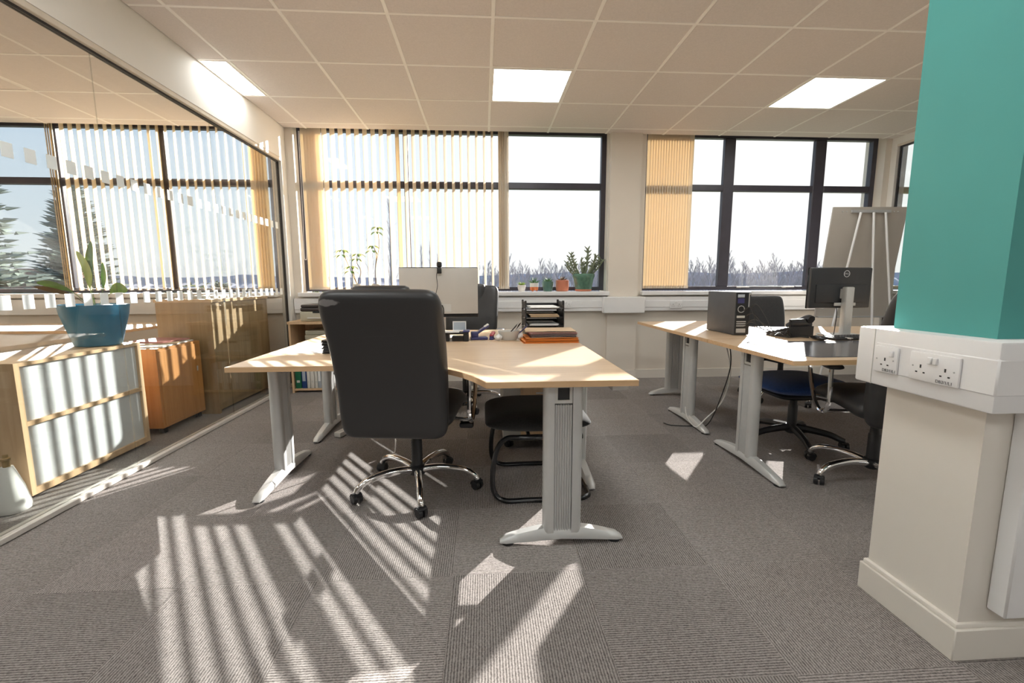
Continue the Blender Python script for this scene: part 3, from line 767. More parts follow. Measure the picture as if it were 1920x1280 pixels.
# black organiser with paper and card frame
t = thing('desk_organiser', 'black plastic desk organiser below the white backed monitor', 'organiser', (-.22, 2.985, DZ))
m = MB(); m.rbox((0, 0, .052), (.235, .10, .012), .003, 1); m.rbox((-.06, 0, .023), (.10, .09, .046), .003, 1); m.rbox((.10, 0, .023), (.035, .10, .046), .003, 1); m.build('body', 'black_plastic', t)
MB().rbox((.045, 0, .016), (.075, .08, .028), .002, 1).build('drawer', 'black_gloss', t)
MB().rbox((.103, 0, .064), (.045, .10, .010), .004, 2).build('lid', 'navy_plastic', t, 40)
m = MB(); m.add([(-.08, -.055, 0), (.09, -.06, .001), (.095, .04, .002), (-.07, .045, .001), (-.08, -.055, .002), (.09, -.06, .003), (.095, .04, .004), (-.07, .045, .003)], [(0, 3, 2, 1), (4, 5, 6, 7), (0, 1, 5, 4), (1, 2, 6, 5), (2, 3, 7, 6), (3, 0, 4, 7)])
tag(m.build('paper_sheet', 'paper', loc=(-.255, 2.985, DZ+.0585)), 'folded white paper lying on the black desk organiser', 'paper')
t = thing('card_frame', 'small grey card in a white frame on the black organiser', 'frame', (-.165, 3.02, DZ+.0625), 0)
m = MB(); m.box(-.045, .045, -.003, .003, .0, .006); m.box(-.045, .045, -.003, .003, .058, .064); m.box(-.045, -.039, -.003, .003, .006, .058); m.box(.039, .045, -.003, .003, .006, .058); m.build('border', 'paper', t)
MB().box(-.039, .039, -.002, .002, .006, .058).build('card', 'paper_grey', t)
# hole punch
t = thing('hole_punch', 'navy blue two hole punch with its lever raised', 'hole punch', (-.035, 3.03, DZ), R(8))
MB().rbox((0, 0, .009), (.115, .075, .018), .005, 2).build('base', 'navy_plastic', t, 40)
m = MB(); m.rbox((-.03, 0, .035), (.05, .055, .04), .008, 2); m.build('body', 'navy_plastic', t, 40)
MB().rbox((.015, 0, .062), (.125, .05, .016), .006, 2, Matrix.Rotation(R(-33), 4, 'Y')).build('lever', 'navy_plastic', t, 40)
MB().rbox((.052, 0, .094), (.035, .052, .008), .003, 1, Matrix.Rotation(R(-33), 4, 'Y')).build('pad', 'grey_plastic', t, 40)
# stapler
t = thing('stapler', 'small upright red and navy stapler beside the hole punch', 'stapler', (.058, 3.03, DZ), R(75))
MB().rbox((0, 0, .006), (.075, .03, .012), .004, 2).build('base', 'navy_plastic', t, 40)
MB().rbox((.0, 0, .036), (.07, .028, .016), .006, 2, Matrix.Rotation(R(-14), 4, 'Y')).build('arm', 'red_plastic', t, 40)
MB().rbox((-.022, 0, .022), (.022, .028, .03), .004, 1).build('hinge', 'navy_plastic', t, 40)
# bowl of pens
t = thing('pen_bowl', 'grey flared desk bowl for pens beside the folders', 'bowl', (.17, 2.99, DZ))
prof = [(.045, 0), (.052, .002), (.075, .055), (.078, .062), (.074, .062), (.050, .008), (.0, .006)]
MB().lathe(prof, 28, ax=1.0, ay=.75).build('body', 'grey_plastic', t, 50)
pr = random.Random(5)
for k_, (mt, a) in enumerate((('black_plastic', 20), ('silver', 34), ('black_gloss', 12), ('silver', -8), ('navy_plastic', 28))):
    m = MB().cyl((0, 0, 0), (0, 0, .125), .0042, n=8); m.cyl((0, 0, .125), (0, 0, .138), .0042, .001, 8)
    o = tag(m.build('pen', mt, smooth=40), ['slim black pen leaning out of the grey bowl', 'slim silver pen leaning out of the grey bowl', 'glossy black pen standing in the grey bowl', 'silver pen lying across the grey bowl', 'navy pen leaning out of the grey bowl'][k_], 'pen', 'pens in the grey bowl')
    o.location = (.14+.014*k_, 2.98+.008*(k_ % 3), DZ+.0085); o.rotation_euler = (R(-6+5*k_), R(30+a*.6), 0)
# crumpled note papers
def crumple(loc, s_, label, seed):
    rr_ = random.Random(seed); bm = bmesh.new(); bmesh.ops.create_icosphere(bm, subdivisions=2, radius=1)
    for v in bm.verts: v.co = Vector((v.co.x*s_[0], v.co.y*s_[1], (v.co.z+1)*s_[2]/2))*(1-.25*rr_.random())
    me = bpy.data.meshes.new('paper_scrap'); bm.to_mesh(me); bm.free(); me.materials.append(MATS['paper'])
    tag(obj('crumpled_paper', me, loc=loc), label, 'paper')
crumple((.098, 2.965, DZ), (.03, .03, .05), 'white crumpled paper between the stapler and the pen bowl', 2)
crumple((.245, 2.985, DZ), (.028, .035, .055), 'white crumpled paper between the pen bowl and the folders', 3)
# letter trays
TR = thing('letter_tray', 'stack of four black letter trays holding papers', 'letter trays', (.443, 3.36, DZ))
for k_ in range(4):
    z_ = .005+.062*k_
    m = MB(); m.rbox((0, 0, z_+.003), (.285, .30, .006), .002, 1)
    for s_ in (-1, 1): m.rbox((s_*.1395, 0, z_+.0275), (.006, .30, .053), .002, 1)
    m.rbox((0, .147, z_+.018), (.285, .006, .034), .002, 1)
    tr = m.build('tray', 'black_plastic', TR)
    for s_ in (-1, 1):
        for yy in (-.12, .12): MB().rbox((s_*.138, yy, z_+.045), (.014, .03, .034), .003, 1).build('riser', 'black_plastic', tr)
for k_, (zz, h_, mt, lab) in enumerate(((0, .006, 'paper_grey', 'grey papers in the lowest black letter tray'), (1, .012, 'paper', 'white papers in the second black letter tray from the desk'), (2, .022, 'folder_buff', 'thick buff papers in the third black letter tray from the desk'), (3, .012, 'paper', 'white papers sticking up in the top black letter tray'))):
    m = MB()
    for q in range(3): m.rbox((random.uniform(-.008, .008), -.01+random.uniform(-.008, .008), h_*(q+.5)/3), (.21, .27, h_/3-.0004), .001, 1, Matrix.Rotation(R(random.uniform(-2, 2)), 4, 'Z'))
    tag(m.build('paper_stack', mt, loc=(.44, 3.355, DZ+.0112+.062*zz)), lab, 'papers', 'papers in the letter trays')
# folders
def folder(mt, x, y, z, w_, d_, h_, rz, lab):
    t_ = thing('paper_folder', lab, 'folder', (x, y, z), R(rz), group='folders piled on the curved desk')
    n = 8
    for k_, nm in enumerate(('lower_cover', 'upper_cover')):
        zz = 0 if k_ == 0 else h_-.0012
        m_ = MB(); vs = []; 
        for i in range(n+1):
            u = i/n; sag = (.0025*math.sin(u*PI*2+k_) + .0025) if k_ else 0.0
            for dz_ in (0, .0012):
                vs += [(-w_/2+w_*u, -d_/2, zz+dz_-sag*.4*k_), (-w_/2+w_*u, d_/2, zz+dz_)]
        fs = []
        for i in range(n):
            a = i*4; c = a+4
            fs += [(a, c, c+1, a+1), (a+2, a+3, c+3, c+2), (a, a+2, c+2, c), (a+1, c+1, c+3, a+3)]
        fs += [(0, 1, 3, 2), (n*4, n*4+2, n*4+3, n*4+1)]
        m_.add(vs, fs); m_.build(nm, mt, t_)
    MB().box(-w_/2+.01, w_/2-.006, -d_/2+.006, d_/2-.004, .0014, h_-.006).build('papers', 'paper' if mt != 'folder_orange' else 'folder_orange', t_)
folder('folder_orange', .425, 2.915, DZ, .36, .245, .016, 3, 'orange folder at the bottom of the pile on the curved desk')
folder('folder_orange', .435, 2.925, DZ+.0165, .345, .245, .016, 2, 'orange folder lying second in the pile on the curved desk')
folder('folder_brown', .445, 2.94, DZ+.033, .30, .23, .010, 1, 'dark brown folder on top of the orange folders')
folder('folder_brown', .450, 2.945, DZ+.0435, .31, .23, .010, -1, 'dark brown folder under the pink folder')
folder('folder_pink', .448, 2.95, DZ+.054, .315, .23, .009, 1, 'dusty pink folder under the buff folder')
folder('folder_buff', .44, 2.97, DZ+.0635, .33, .24, .008, -2, 'buff card folder on top of the pile')
tag(MB().box(-.165, .165, -.225, .225, 0, .0012).build('desk_planner', 'paper', loc=(-1.015, 2.715, DZ)), 'large white paper sheet on the corner desk beside the black folders', 'paper')
for k_ in range(9):
    m = MB(); m.rbox((0, 0, .0042), (.20, .155, .0068), .002, 1)
    tag(m.build('black_notebook', 'black_plastic', loc=(-.785+random.uniform(-.004, .004), 2.545+random.uniform(-.004, .004), DZ+.0085*k_), rz=R(random.uniform(-2, 2))), ['thin black notebook at the bottom of the stack on the corner desk', 'black notebook second from the bottom of the stack', 'black notebook third from the bottom of the stack', 'black notebook fourth from the bottom of the stack', 'black notebook in the middle of the stack', 'black notebook fourth from the top of the stack', 'black notebook third from the top of the stack', 'black notebook second from the top of the stack', 'thin black notebook on top of the stack'][k_], 'notebook', 'black notebooks in one stack')
t = thing('computer_mouse', 'grey computer mouse lying behind the black notebooks', 'mouse', (-.93, 2.98, DZ), R(25))
MB().cushion(lambda v: (-.055+.11*v, .014), lambda v: .031, lambda v: .016, nu=10, nv=14, p=2.2, q=.6).build('body', 'grey_plastic', t, 60)
MB().cyl((-.004, .03, .029), (.004, .03, .029), .007, n=10).build('wheel', 'black_plastic', t)

# keyboard on the rear desk side, cables under the desk
tag(MB().tube(spl([(-.98, 3.42, .69), (-1.02, 3.44, .45), (-1.03, 3.45, .25), (-.93, 3.47, .17), (-.80, 3.49, .26), (-.74, 3.50, .36)], 8), .005, 6).build('cable', 'cable_black'), 'black cable hanging in a loop under the rear left desk', 'cable')
tag(MB().tube(spl([(-.60, 2.75, .006), (-.58, 2.80, .03), (-.59, 2.86, .09), (-.62, 2.92, .16), (-.63, 3.0, .30), (-.6, 3.2, .67)], 8), .004, 6).build('cable', 'cable_white'), 'white cable trailing to the floor behind the leather chair', 'cable')
t = thing('extension_block', 'white power extension block on the carpet beside the rear desk foot', 'extension lead', (-1.03, 3.26, 0), R(70))
MB().rbox((0, 0, .02), (.20, .055, .036), .006, 2).build('body', 'cable_white', t, 40)
for k_ in range(3): MB().rbox((-.06+.06*k_, 0, .0385), (.03, .03, .004), .002, 1).build('outlet', 'grey_plastic', t)

# pedestal under the desk
t = thing('desk_pedestal', 'beech fronted mobile pedestal under the desk with the monitor', 'pedestal', (.33, 3.10, 0))
MB().rbox((0, 0, .33), (.42, .50, .54), .004, 1).build('carcass', 'grey_plastic', t)
for k_ in range(3):
    dz_ = .08+.178*k_
    d_ = MB().rbox((.055, -.26, dz_+.083), (.30, .018, .17), .003, 1).build('drawer', 'beech_cab', t)
    MB().rbox((.055, -.274, dz_+.13), (.10, .012, .012), .004, 1).build('handle', 'silver', d_)
for sx_ in (-1, 1):
    for sy_ in (-1, 1): obj('caster', CASTER, t, (sx_*.17, sy_*.20, 0), rz=.5)

# bookcase with printers at the end of the partition
t = thing('low_bookcase', 'low beech bookcase holding printers and books by the partition', 'bookcase', (-1.66, 4.76, 0))
bx0, bx1, by0, by1 = -.285, .40, -.215, .165
m = MB(); m.box(bx0, bx0+.02, by0, by1, 0, .70); m.build('side_panel', 'beech_cab', t)
m = MB(); m.box(bx1-.02, bx1, by0, by1, 0, .70); m.build('side_panel', 'beech_cab', t)
MB().box(bx0+.02, bx1-.02, by1-.012, by1, .0, .70).build('back_panel', 'beech_cab', t)
for z_ in (.022, .365): MB().box(bx0+.02, bx1-.02, by0+.01, by1-.012, z_, z_+.022).build('shelf', 'beech_cab', t)
MB().box(bx0-.006, bx1+.006, by0-.01, by1, .70, .725).build('top', 'beech_cab', t)
def printer(label, loc, mt_a, mt_b, sc=1.0):
    t_ = thing('printer', label, 'printer', loc)
    MB().rbox((0, 0, .045*sc), (.42, .32, .09*sc), .015, 2).build('body', mt_a, t_, 40)
    MB().rbox((0, 0, .107*sc), (.41, .31, .034*sc), .012, 2).build('scanner_unit', mt_b, t_, 40)
    MB().rbox((0, .0, .138*sc), (.40, .30, .026*sc), .010, 2).build('lid', mt_b, t_, 40)
    MB().rbox((.0, -.17, .03*sc), (.26, .03, .012), .003, 1).build('paper_tray', 'grey_plastic', t_)
    MB().rbox((-.02, -.161, .085*sc), (.12, .006, .022), .002, 1).build('control_panel', 'black_gloss', t_)
    return t_
printer('black and grey scanner printer on top of the low bookcase', (-1.63, 4.735, .7255), 'printer_beige', 'printer_black', 1.1)
printer('beige printer on the upper shelf of the low bookcase', (-1.61, 4.755, .3875), 'printer_beige', 'printer_beige', 1.6)
xb = -1.915
for k_, (wd_, hh, mt, lab) in enumerate(((.06, .30, 'book_green', 'thick green binder on the lower bookcase shelf'), (.05, .30, 'book_blue', 'blue binder with white lettering on the lower bookcase shelf'), (.032, .28, 'book_white', 'white binder next to the blue binder'), (.04, .29, 'book_white', 'white binder second from the blue binder'), (.03, .27, 'book_white', 'white binder third from the blue binder'), (.035, .29, 'paper_grey', 'grey blue binder among the white ones'), (.03, .28, 'book_white', 'white binder beside the grey blue binder'), (.035, .27, 'book_red', 'dark red binder on the lower bookcase shelf'), (.045, .29, 'book_white', 'white binder beside the dark red binder'), (.04, .28, 'book_red', 'dark red binder at the end of the row'), (.04, .27, 'book_white', 'white binder at the end of the row'))):
    if xb+wd_ > -1.285: break
    t_ = thing('binder', lab, 'binder', (xb+wd_/2, 4.665, .0445), group='binders on the lower bookcase shelf')
    MB().rbox((0, 0, hh/2), (wd_-.003, .22, hh), .004, 2).build('cover', mt, t_, 40)
    MB().box(-wd_*.3, wd_*.3, -.1108, -.1098, hh*.25, hh*.75).build('spine_label', 'paper' if mt != 'book_blue' else 'paper_grey', t_) if mt not in ('book_green', 'book_white') else MB().box(-wd_*.25, wd_*.25, -.1108, -.1098, hh*.2, hh*.28).build('spine_label', 'grey_plastic', t_)
    xb += wd_+.002

# ================================================================== WINDOW SILL PLANTS
SZ = 1.0055
def pot(name, label, x, prof, mt, y=5.045, flute=0, fn=0, group='plant pots on the window sill'):
    t_ = thing(name, label, 'plant', (x, y, SZ), group=group)
    MB().lathe(prof, 40 if fn else 24, flute=flute, fn=fn).build('pot', mt, t_, 50)
    return t_
def rosette(t_, z, n, ln, wd_, mt, up=.6, name='leaf', layers=2):
    for l_ in range(layers):
        for k_ in range(n):
            a = 2*PI*k_/n+l_*.4; el = R(25+l_*35*up); L_ = 1.12*ln*(1-.15*l_)
            m_ = MB(); pts_ = [(0, 0, 0), (L_*.5*math.cos(el), 0, L_*.5*math.sin(el)), (L_*math.cos(el), 0, L_*math.sin(el)*1.15)]
            m_.tube(spl(pts_, 4), [wd_*(.6+.6*math.sin(PI*(i/8)**.8))*(1-i/8.6) for i in range(9)], 5)
            m_.build(name, mt, t_, 60, loc=(0, 0, z), rz=a)
def cup(r0, r1, h_, wall=.005): return [(r0*.9, 0), (r0, .003), (r1*.97, h_*.6), (r1, h_), (r1-wall, h_), (r1-wall*1.5, h_*.88), (0.0, h_*.86)]
t = pot('potted_succulent', 'pale green succulent in a small white pot', .43, cup(.036, .046, .072), 'pot_white'); MB().lathe([(.040, .0), (.0, .004)], 16, (0, 0, .066)).build('soil', 'soil', t); rosette(t, .068, 7, .055, .009, 'leaf_light')
t = pot('potted_succulent', 'spiky green succulent in a white and orange pot on little feet', .572, [(.040, .012), (.045, .016), (.047, .05), (.047, .05)]+[(.0, .052)], 'pot_orange')
MB().lathe([(.0475, .051), (.048, .095), (.043, .095), (.041, .085), (0, .084)], 24).build('upper_band', 'pot_white', t, 50)
for k_ in range(3): MB().cyl((.03*math.cos(k_*2.1), .03*math.sin(k_*2.1), 0), (.03*math.cos(k_*2.1), .03*math.sin(k_*2.1), .014), .006, .008, 8).build('foot', 'pot_orange', t, 40)
rosette(t, .086, 8, .078, .008, 'succulent', 1.0)
t = pot('potted_succulent', 'dark green succulent in a sage green pot', .727, cup(.048, .064, .112), 'pot_sage', flute=.012, fn=16); MB().lathe([(.056, 0), (0, .003)], 16, (0, 0, .098)).build('soil', 'soil', t); rosette(t, .10, 8, .07, .008, 'succulent', .8)
t = pot('potted_succulent', 'low dark plant in a ribbed terracotta pot', .892, [(.058, 0), (.068, .006), (.073, .05), (.072, .125), (.066, .128), (.064, .118), (0, .115)], 'pot_terracotta', flute=.018, fn=20); rosette(t, .115, 9, .058, .010, 'leaf_brown', .9)
t = pot('potted_cactus', 'branching jointed cactus in a large glazed green pot on a saucer', 1.135, [(.085, .02), (.092, .03), (.112, .14), (.125, .17), (.122, .195), (.112, .197), (.104, .18), (0, .178)], 'pot_green', flute=.012, fn=22)
MB().lathe([(.080, 0), (.092, .006), (.092, .022), (.0, .023)], 28).build('saucer', 'pot_terracotta', t, 50)
MB().lathe([(.10, 0), (0, .004)], 20, (0, 0, .178)).build('soil', 'soil', t)
cr = random.Random(11)
def cactus_branch(p, d, L_, r_, depth):
    m_ = MB(); q = p; seg = 5; pts_ = [p]
    for i in range(seg):
        d = (d+Vector((cr.uniform(-.1, .1), cr.uniform(-.08, .08), .16))).normalized(); q = q+d*(L_/seg); pts_.append(q)
    P_ = spl(pts_, 3); m_.tube(P_, [r_*(.9+.25*math.sin(i*1.9))*(1-.25*i/len(P_)) for i in range(len(P_))], 6)
    for i in range(3, len(P_), 2):
        for k_ in range(3 if i > 6 else 1):
            a = cr.uniform(0, 6.28); v = Vector((math.cos(a), math.sin(a)*.5, .75)).normalized()
            m_.tube([P_[i], P_[i]+v*r_*1.7, P_[i]+v*r_*3.2], [r_*.55, r_*.55, r_*.2], 5)
    m_.build('branch', 'cactus', t, 60)
for (dx, L_, r_) in ((-1.5, .20, .012), (-.95, .24, .013), (-.62, .27, .014), (-.2, .19, .012), (.28, .30, .017), (.55, .24, .014), (1.1, .24, .014), (1.6, .22, .012), (-1.9, .16, .010), (.05, .14, .011), (.85, .17, .012)):
    cactus_branch(Vector((dx*.045, cr.uniform(-.035, .03), .172)), Vector((dx, cr.uniform(-.3, .05), .80)).normalized(), L_, r_, 0)
# umbrella plants behind the leather chair
def umbrella(label, x, stems, y=4.985):
    t_ = thing('umbrella_plant', label, 'plant', (x, 4.978, SZ))
    MB().lathe(cup(.036, .044, .09), 24).build('pot', 'pot_white', t_, 50); MB().lathe([(.036, 0), (0, .003)], 16, (0, 0, .078)).build('soil', 'soil', t_)
    ur = random.Random(int(x*100))
    for st in stems:
        st = [Vector(p) for p in st]
        MB().tube(spl(st, 6), .0035, 6).build('stem', 'stem', t_, 60)
        for (p, n) in ((st[-1], 7), (st[-1]-Vector((.012, 0, .05)), 5)):
            for k_ in range(n):
                a = 2*PI*k_/n+ur.uniform(-.2, .2); L_ = ur.uniform(.055, .085); m_ = MB(); vs = []
                for i in range(7):
                    u = i/6; wv = .013*math.sin(PI*min(1, u*1.02+.02))**.8; xx = .02+L_*u; zz = .008-.035*u*u
                    vs += [(xx, -wv, zz), (xx, wv, zz), (xx, wv, zz+.0009), (xx, -wv, zz+.0009)]
                fs = []
                for i in range(6):
                    for j in range(4): fs.append((i*4+j, i*4+(j+1) % 4, i*4+4+(j+1) % 4, i*4+4+j))
                fs += [(3, 2, 1, 0), (24, 25, 26, 27)]
                m_.add(vs, fs); m_.build('leaf', 'leaf' if k_ % 3 else 'leaf_light', t_, loc=tuple(p), rz=a)
umbrella('spindly umbrella plant with several leaf whorls on the sill by the blind', -1.37, [[(0, 0, .08), (-.05, -.02, .22), (-.10, -.05, .37), (-.115, -.06, .44)], [(0, 0, .08), (-.02, -.03, .18), (-.035, -.05, .27)], [(0, 0, .08), (.05, -.02, .22), (.02, -.05, .32), (.035, -.06, .40)]])
umbrella('tall single stemmed umbrella plant on the sill behind the leather chair', -1.17, [[(0, 0, .08), (.005, -.02, .25), (.06, -.05, .48), (.055, -.055, .68)], [(0, 0, .08), (.005, -.02, .25), (.03, -.045, .40), (.0, -.06, .485)]])

# ================================================================== RIGHT DESKS
t = thing('computer_tower', 'grey black computer tower standing on the far right desk', 'computer', (1.865, 3.30, DZ), R(0))
MB().rbox((0, 0, .158), (.115, .40, .312), .006, 2).build('case', 'tower_grey', t, 40)
MB().rbox((0, -.2015, .158), (.105, .004, .30), .001, 1).build('rear_panel', 'black_plastic', t)
for (x_, z_, w_, h_, mt) in ((-.02, .285, .05, .022, 'paper_grey'), (-.02, .25, .05, .035, 'navy_plastic'), (-.015, .135, .06, .016, 'grey_plastic'), (-.01, .10, .07, .008, 'silver_groove'), (-.01, .085, .07, .008, 'silver_groove'), (-.01, .07, .07, .008, 'silver_groove'), (-.01, .035, .07, .03, 'silver_groove'), (.04, .25, .008, .09, 'silver_groove')):
    MB().rbox((x_, -.2045, z_), (w_, .004, h_), .001, 1).build('port', mt, t)
MB().tube([(-.015+.024*math.cos(a*PI/6), -.205, .19+.024*math.sin(a*PI/6)) for a in range(12)], .003, 6, closed=True).build('fan_grille', 'silver_groove', t)
MB().rbox((.045, -.205, .300), (.02, .012, .012), .003, 1).build('lock_loop', 'silver_groove', t)
for sx_ in (-1, 1):
    for sy_ in (-1, 1): MB().cyl((sx_*.042, sy_*.17, 0), (sx_*.042, sy_*.17, .004), .012, n=10).build('rubber_foot', 'black_plastic', t)
# black monitor on a silver stand, seen from behind
t = thing('computer_monitor', 'black backed monitor with a round logo on a silver stand', 'monitor', (2.54, 3.05, DZ), R(4))
tilt = Matrix.Rotation(R(-6), 4, 'X')
MB().rbox((0, 0, .34), (.485, .028, .285), .008, 2, None).build('back_shell', 'monitor_grey', t, 40)
MB().rbox((0, .016, .34), (.489, .010, .289), .003, 1).build('screen_bezel', 'black_gloss', t, 40)
MB().rbox((0, -.016, .30), (.40, .010, .13), .010, 2).build('rear_bulge', 'monitor_grey', t, 40)
MB().rbox((0.02, -.036, .225), (.17, .006, .022), .002, 1).build('port_bar', 'grey_plastic', t)
m = MB(); m.rbox((.02, -.055, .175), (.062, .045, .345), .008, 2); m.build('stand_column', 'silver', t, 40)
MB().rbox((.02, -.03, .30), (.06, .03, .07), .004, 1).build('bracket', 'silver', t)
MB().rbox((.02, -.03, .006), (.24, .19, .012), .005, 2).build('stand_foot', 'silver', t, 40)
ring = MB().tube([(.022*math.cos(2*PI*a/28), -.0315, .440+.022*math.sin(2*PI*a/28)) for a in range(28)], .0022, 6, closed=True).build('logo_ring', 'logo', t, loc=(.035, .016, 0))
obj('logo_lettering', text_mesh('DELL', .0155, 'logo'), t, (.035, -.0148, .440), rot=(PI/2, 0, 0))
obj('stand_lettering', text_mesh('DELL', .018, 'logo'), t, (.02, -.0780, .09), rot=(PI/2, -PI/2, 0))
MB().tube(spl([(-.04, -.03, .21), (-.05, -.05, .15), (-.045, -.04, .07), (-.06, -.05, .01)], 7), .003, 6).build('cable', 'cable_black', t)
# phone
t = thing('desk_phone', 'black office desk phone with its handset in the cradle', 'phone', (2.19, 3.04, DZ), R(14))
m = MB(); m.add([(-.11, -.09, 0), (.11, -.09, 0), (.11, .10, 0), (-.11, .10, 0), (-.11, -.09, .075), (.11, -.09, .075), (.11, .10, .02), (-.11, .10, .02)], [(0, 3, 2, 1), (4, 5, 6, 7), (0, 1, 5, 4), (1, 2, 6, 5), (2, 3, 7, 6), (3, 0, 4, 7)]); m.build('base', 'black_plastic', t)
MB().rbox((.0, -.078, .095), (.20, .02, .065), .006, 2, None).build('display_hood', 'black_gloss', t, 40)
m = MB(); m.tube(spl([(.07, -.10, .122), (.075, -.06, .128), (.075, .02, .095), (.07, .075, .058)], 6), [.020+.008*abs(math.cos(i*PI/18)) for i in range(19)], 8); m.build('handset', 'black_plastic', t, 50)
m = MB()
for i in range(4):
    for j in range(3): m.rbox((-.07+.032*j, .065-.03*i, .034+.0088*i), (.022, .018, .008), .002, 1)
m.build('keypad', 'grey_plastic', t)
MB().tube([(.085+.008*math.cos(i*1.2), .09+.004*i*.6, .012+.006*abs(math.sin(i*1.2))) for i in range(26)], .002, 5).build('coiled_cord', 'cable_black', t)
# desk mat, keyboard, mouse, adapter, cables
def rrect(x0, x1, y0, y1, r, n=6):
    out = []
    for (cx, cy, a0_) in ((x1-r, y0+r, -90), (x1-r, y1-r, 0), (x0+r, y1-r, 90), (x0+r, y0+r, 180)):
        for i in range(n+1):
            a = R(a0_+90*i/n); out.append((cx+r*math.cos(a), cy+r*math.sin(a)))
    return out
tag(MB().prism(rrect(-.42, .48, -.30, .30, .06), 0, .003).build('desk_mat', 'desk_mat', loc=(2.08, 2.44, DZ), smooth=30), 'dark glossy desk mat with rounded corners on the right desk', 'desk mat')
t = thing('keyboard', 'black computer keyboard on the right desk below the monitor', 'keyboard', (2.52, 2.84, DZ), R(4))
MB().rbox((0, 0, .009), (.43, .13, .016), .004, 2).build('tray', 'black_plastic', t, 40)
m = MB()
for i in range(5):
    for j in range(18): m.rbox((-.196+.023*j, -.048+.024*i, .0195), (.018, .018, .006), .002, 1)
m.build('keys', 'monitor_grey', t)
t = thing('computer_mouse', 'black computer mouse next to the keyboard', 'mouse', (2.22, 2.80, DZ), R(-10))
MB().cushion(lambda v: (-.055+.11*v, .014), lambda v: .031, lambda v: .016, nu=10, nv=14, p=2.2, q=.6).build('body', 'black_gloss', t, 60)
MB().cyl((-.004, .03, .029), (.004, .03, .029), .007, n=10).build('wheel', 'grey_plastic', t)
t = thing('power_adapter', 'white box adapter lying on the right desk by the column', 'adapter', (2.84, 2.93, DZ), R(8))
MB().rbox((0, 0, .03), (.20, .12, .058), .008, 2).build('body', 'white_plastic', t, 40)
MB().rbox((-.11, 0, .02), (.03, .03, .02), .003, 1).build('plug', 'cable_white', t)
kr = random.Random(21)
labs = ['black cable looping out of the back of the computer tower', 'black cable curling from the tower towards the phone', 'black cable lying loose between the tower and the phone', 'black cable arching above the desk behind the tower', 'black cable in a flat tangle in front of the phone', 'black cable coiled near the desk edge by the tower']
starts = [(1.86, 3.085, .90), (1.88, 3.085, .86), (1.90, 3.085, .82), (1.91, 3.085, .92), (1.88, 3.085, .80), (1.85, 3.085, .775)]
for k_, (lb, s0) in enumerate(zip(labs, starts)):
    s0 = Vector(s0); pts_ = [s0, s0+Vector((.03, -.05, .02))]
    x_, y_ = s0.x+.05, 3.0-.012*k_
    for i in range(6):
        x_ += kr.uniform(.02, .07); yy = y_+kr.uniform(-.07, .045); zz = DZ+.006+ (kr.uniform(.0, .05) if i < 3 else kr.uniform(0, .008))
        pts_.append(Vector((x_, max(2.80, min(3.02, yy)), zz)))
    tag(MB().tube(spl(pts_, 7), .0032, 6).build('cable', 'cable_black', smooth=50), lb, 'cable', 'cables behind the tower')
for k_, lb in enumerate(('white cable coiled in front of the monitor stand', 'white cable trailing from the white adapter')):
    pts_ = [Vector((2.68, 2.89-.03*k_, DZ+.012))]
    for i in range(9): pts_.append(Vector((2.66-.035*i+kr.uniform(-.02, .02), 2.80+.05*math.sin(i*1.4+k_)+.0*k_, DZ+.006+.012*abs(math.sin(i*.9+k_)))))
    tag(MB().tube(spl(pts_, 6), .003, 6).build('cable', 'cable_white', smooth=50), lb, 'cable')
tag(MB().tube(spl([(1.70, 3.02, .69), (1.76, 3.05, .55), (1.80, 3.1, .40), (1.76, 3.12, .22), (1.64, 3.12, .09), (1.56, 3.10, .04), (1.52, 3.16, .10), (1.56, 3.28, .14)], 8), .0045, 6).build('cable', 'cable_white', smooth=50), 'white cable looping down under the right desks', 'cable')
tag(MB().tube(spl([(1.70, 2.96, .69), (1.74, 3.0, .5), (1.72, 3.10, .2), (1.70, 3.2, .02), (1.62, 3.22, .006), (1.45, 3.25, .006), (1.40, 3.3, .01)], 8), .004, 6).build('cable', 'cable_black', smooth=50), 'black cable running down to the carpet under the right desks', 'cable')

# ================================================================== FLIP CHART
t = thing('flip_chart', 'grey backed flip chart easel standing by the far window', 'flip chart', (3.885, 4.47, 0), R(-3))
lean = .10
def FP(x_, z_, d=0): return (x_, -(z_-.75)/1.1*.14+.02+d, z_)
m = MB(); 
vs = [FP(-.375, .74), FP(.375, .74), FP(.375, 1.845), FP(-.375, 1.845)]; vs += [(a, b_+.018, c) for a, b_, c in vs]
m.add(vs, [(0, 1, 2, 3), (7, 6, 5, 4), (0, 4, 5, 1), (1, 5, 6, 2), (2, 6, 7, 3), (3, 7, 4, 0)]); m.build('board', 'board_grey', t)
MB().rbox(FP(0, 1.80, -.012), (.40, .014, .028), .003, 1).build('clamp_bar', 'silver_groove', t)
for x_ in (-.28, -.24, .24, .28): MB().cyl(FP(x_, 1.80, -.006), FP(x_, 1.80, .001), .006, n=8).build('screw', 'silver', t)
for k_, (a, c, yb) in enumerate(((-.11, -.46, .10), (.02, .10, -.42), (.14, .34, .10))):
    z0_ = .0
    p0 = Vector(FP(a, 1.79, -.022)); p1 = Vector((c, -.22, .012))
    MB().cyl(p0, p1, .011, .010, 10).build('leg', 'white_plastic', t, 40)
    MB().cyl((p1.x, p1.y, 0), (p1.x, p1.y, .03), .014, .013, 10).build('leg_tip', 'black_plastic', t, 40)
MB().rbox(FP(0, .735, .02), (.70, .08, .014), .003, 1).build('pen_ledge', 'silver_groove', t)
for (x_, z_) in ((-.31, .62), (.085, .60)): MB().cyl((x_, -.17, z_), (x_, -.12, z_), .012, n=10).build('knob', 'black_plastic', t, 40)

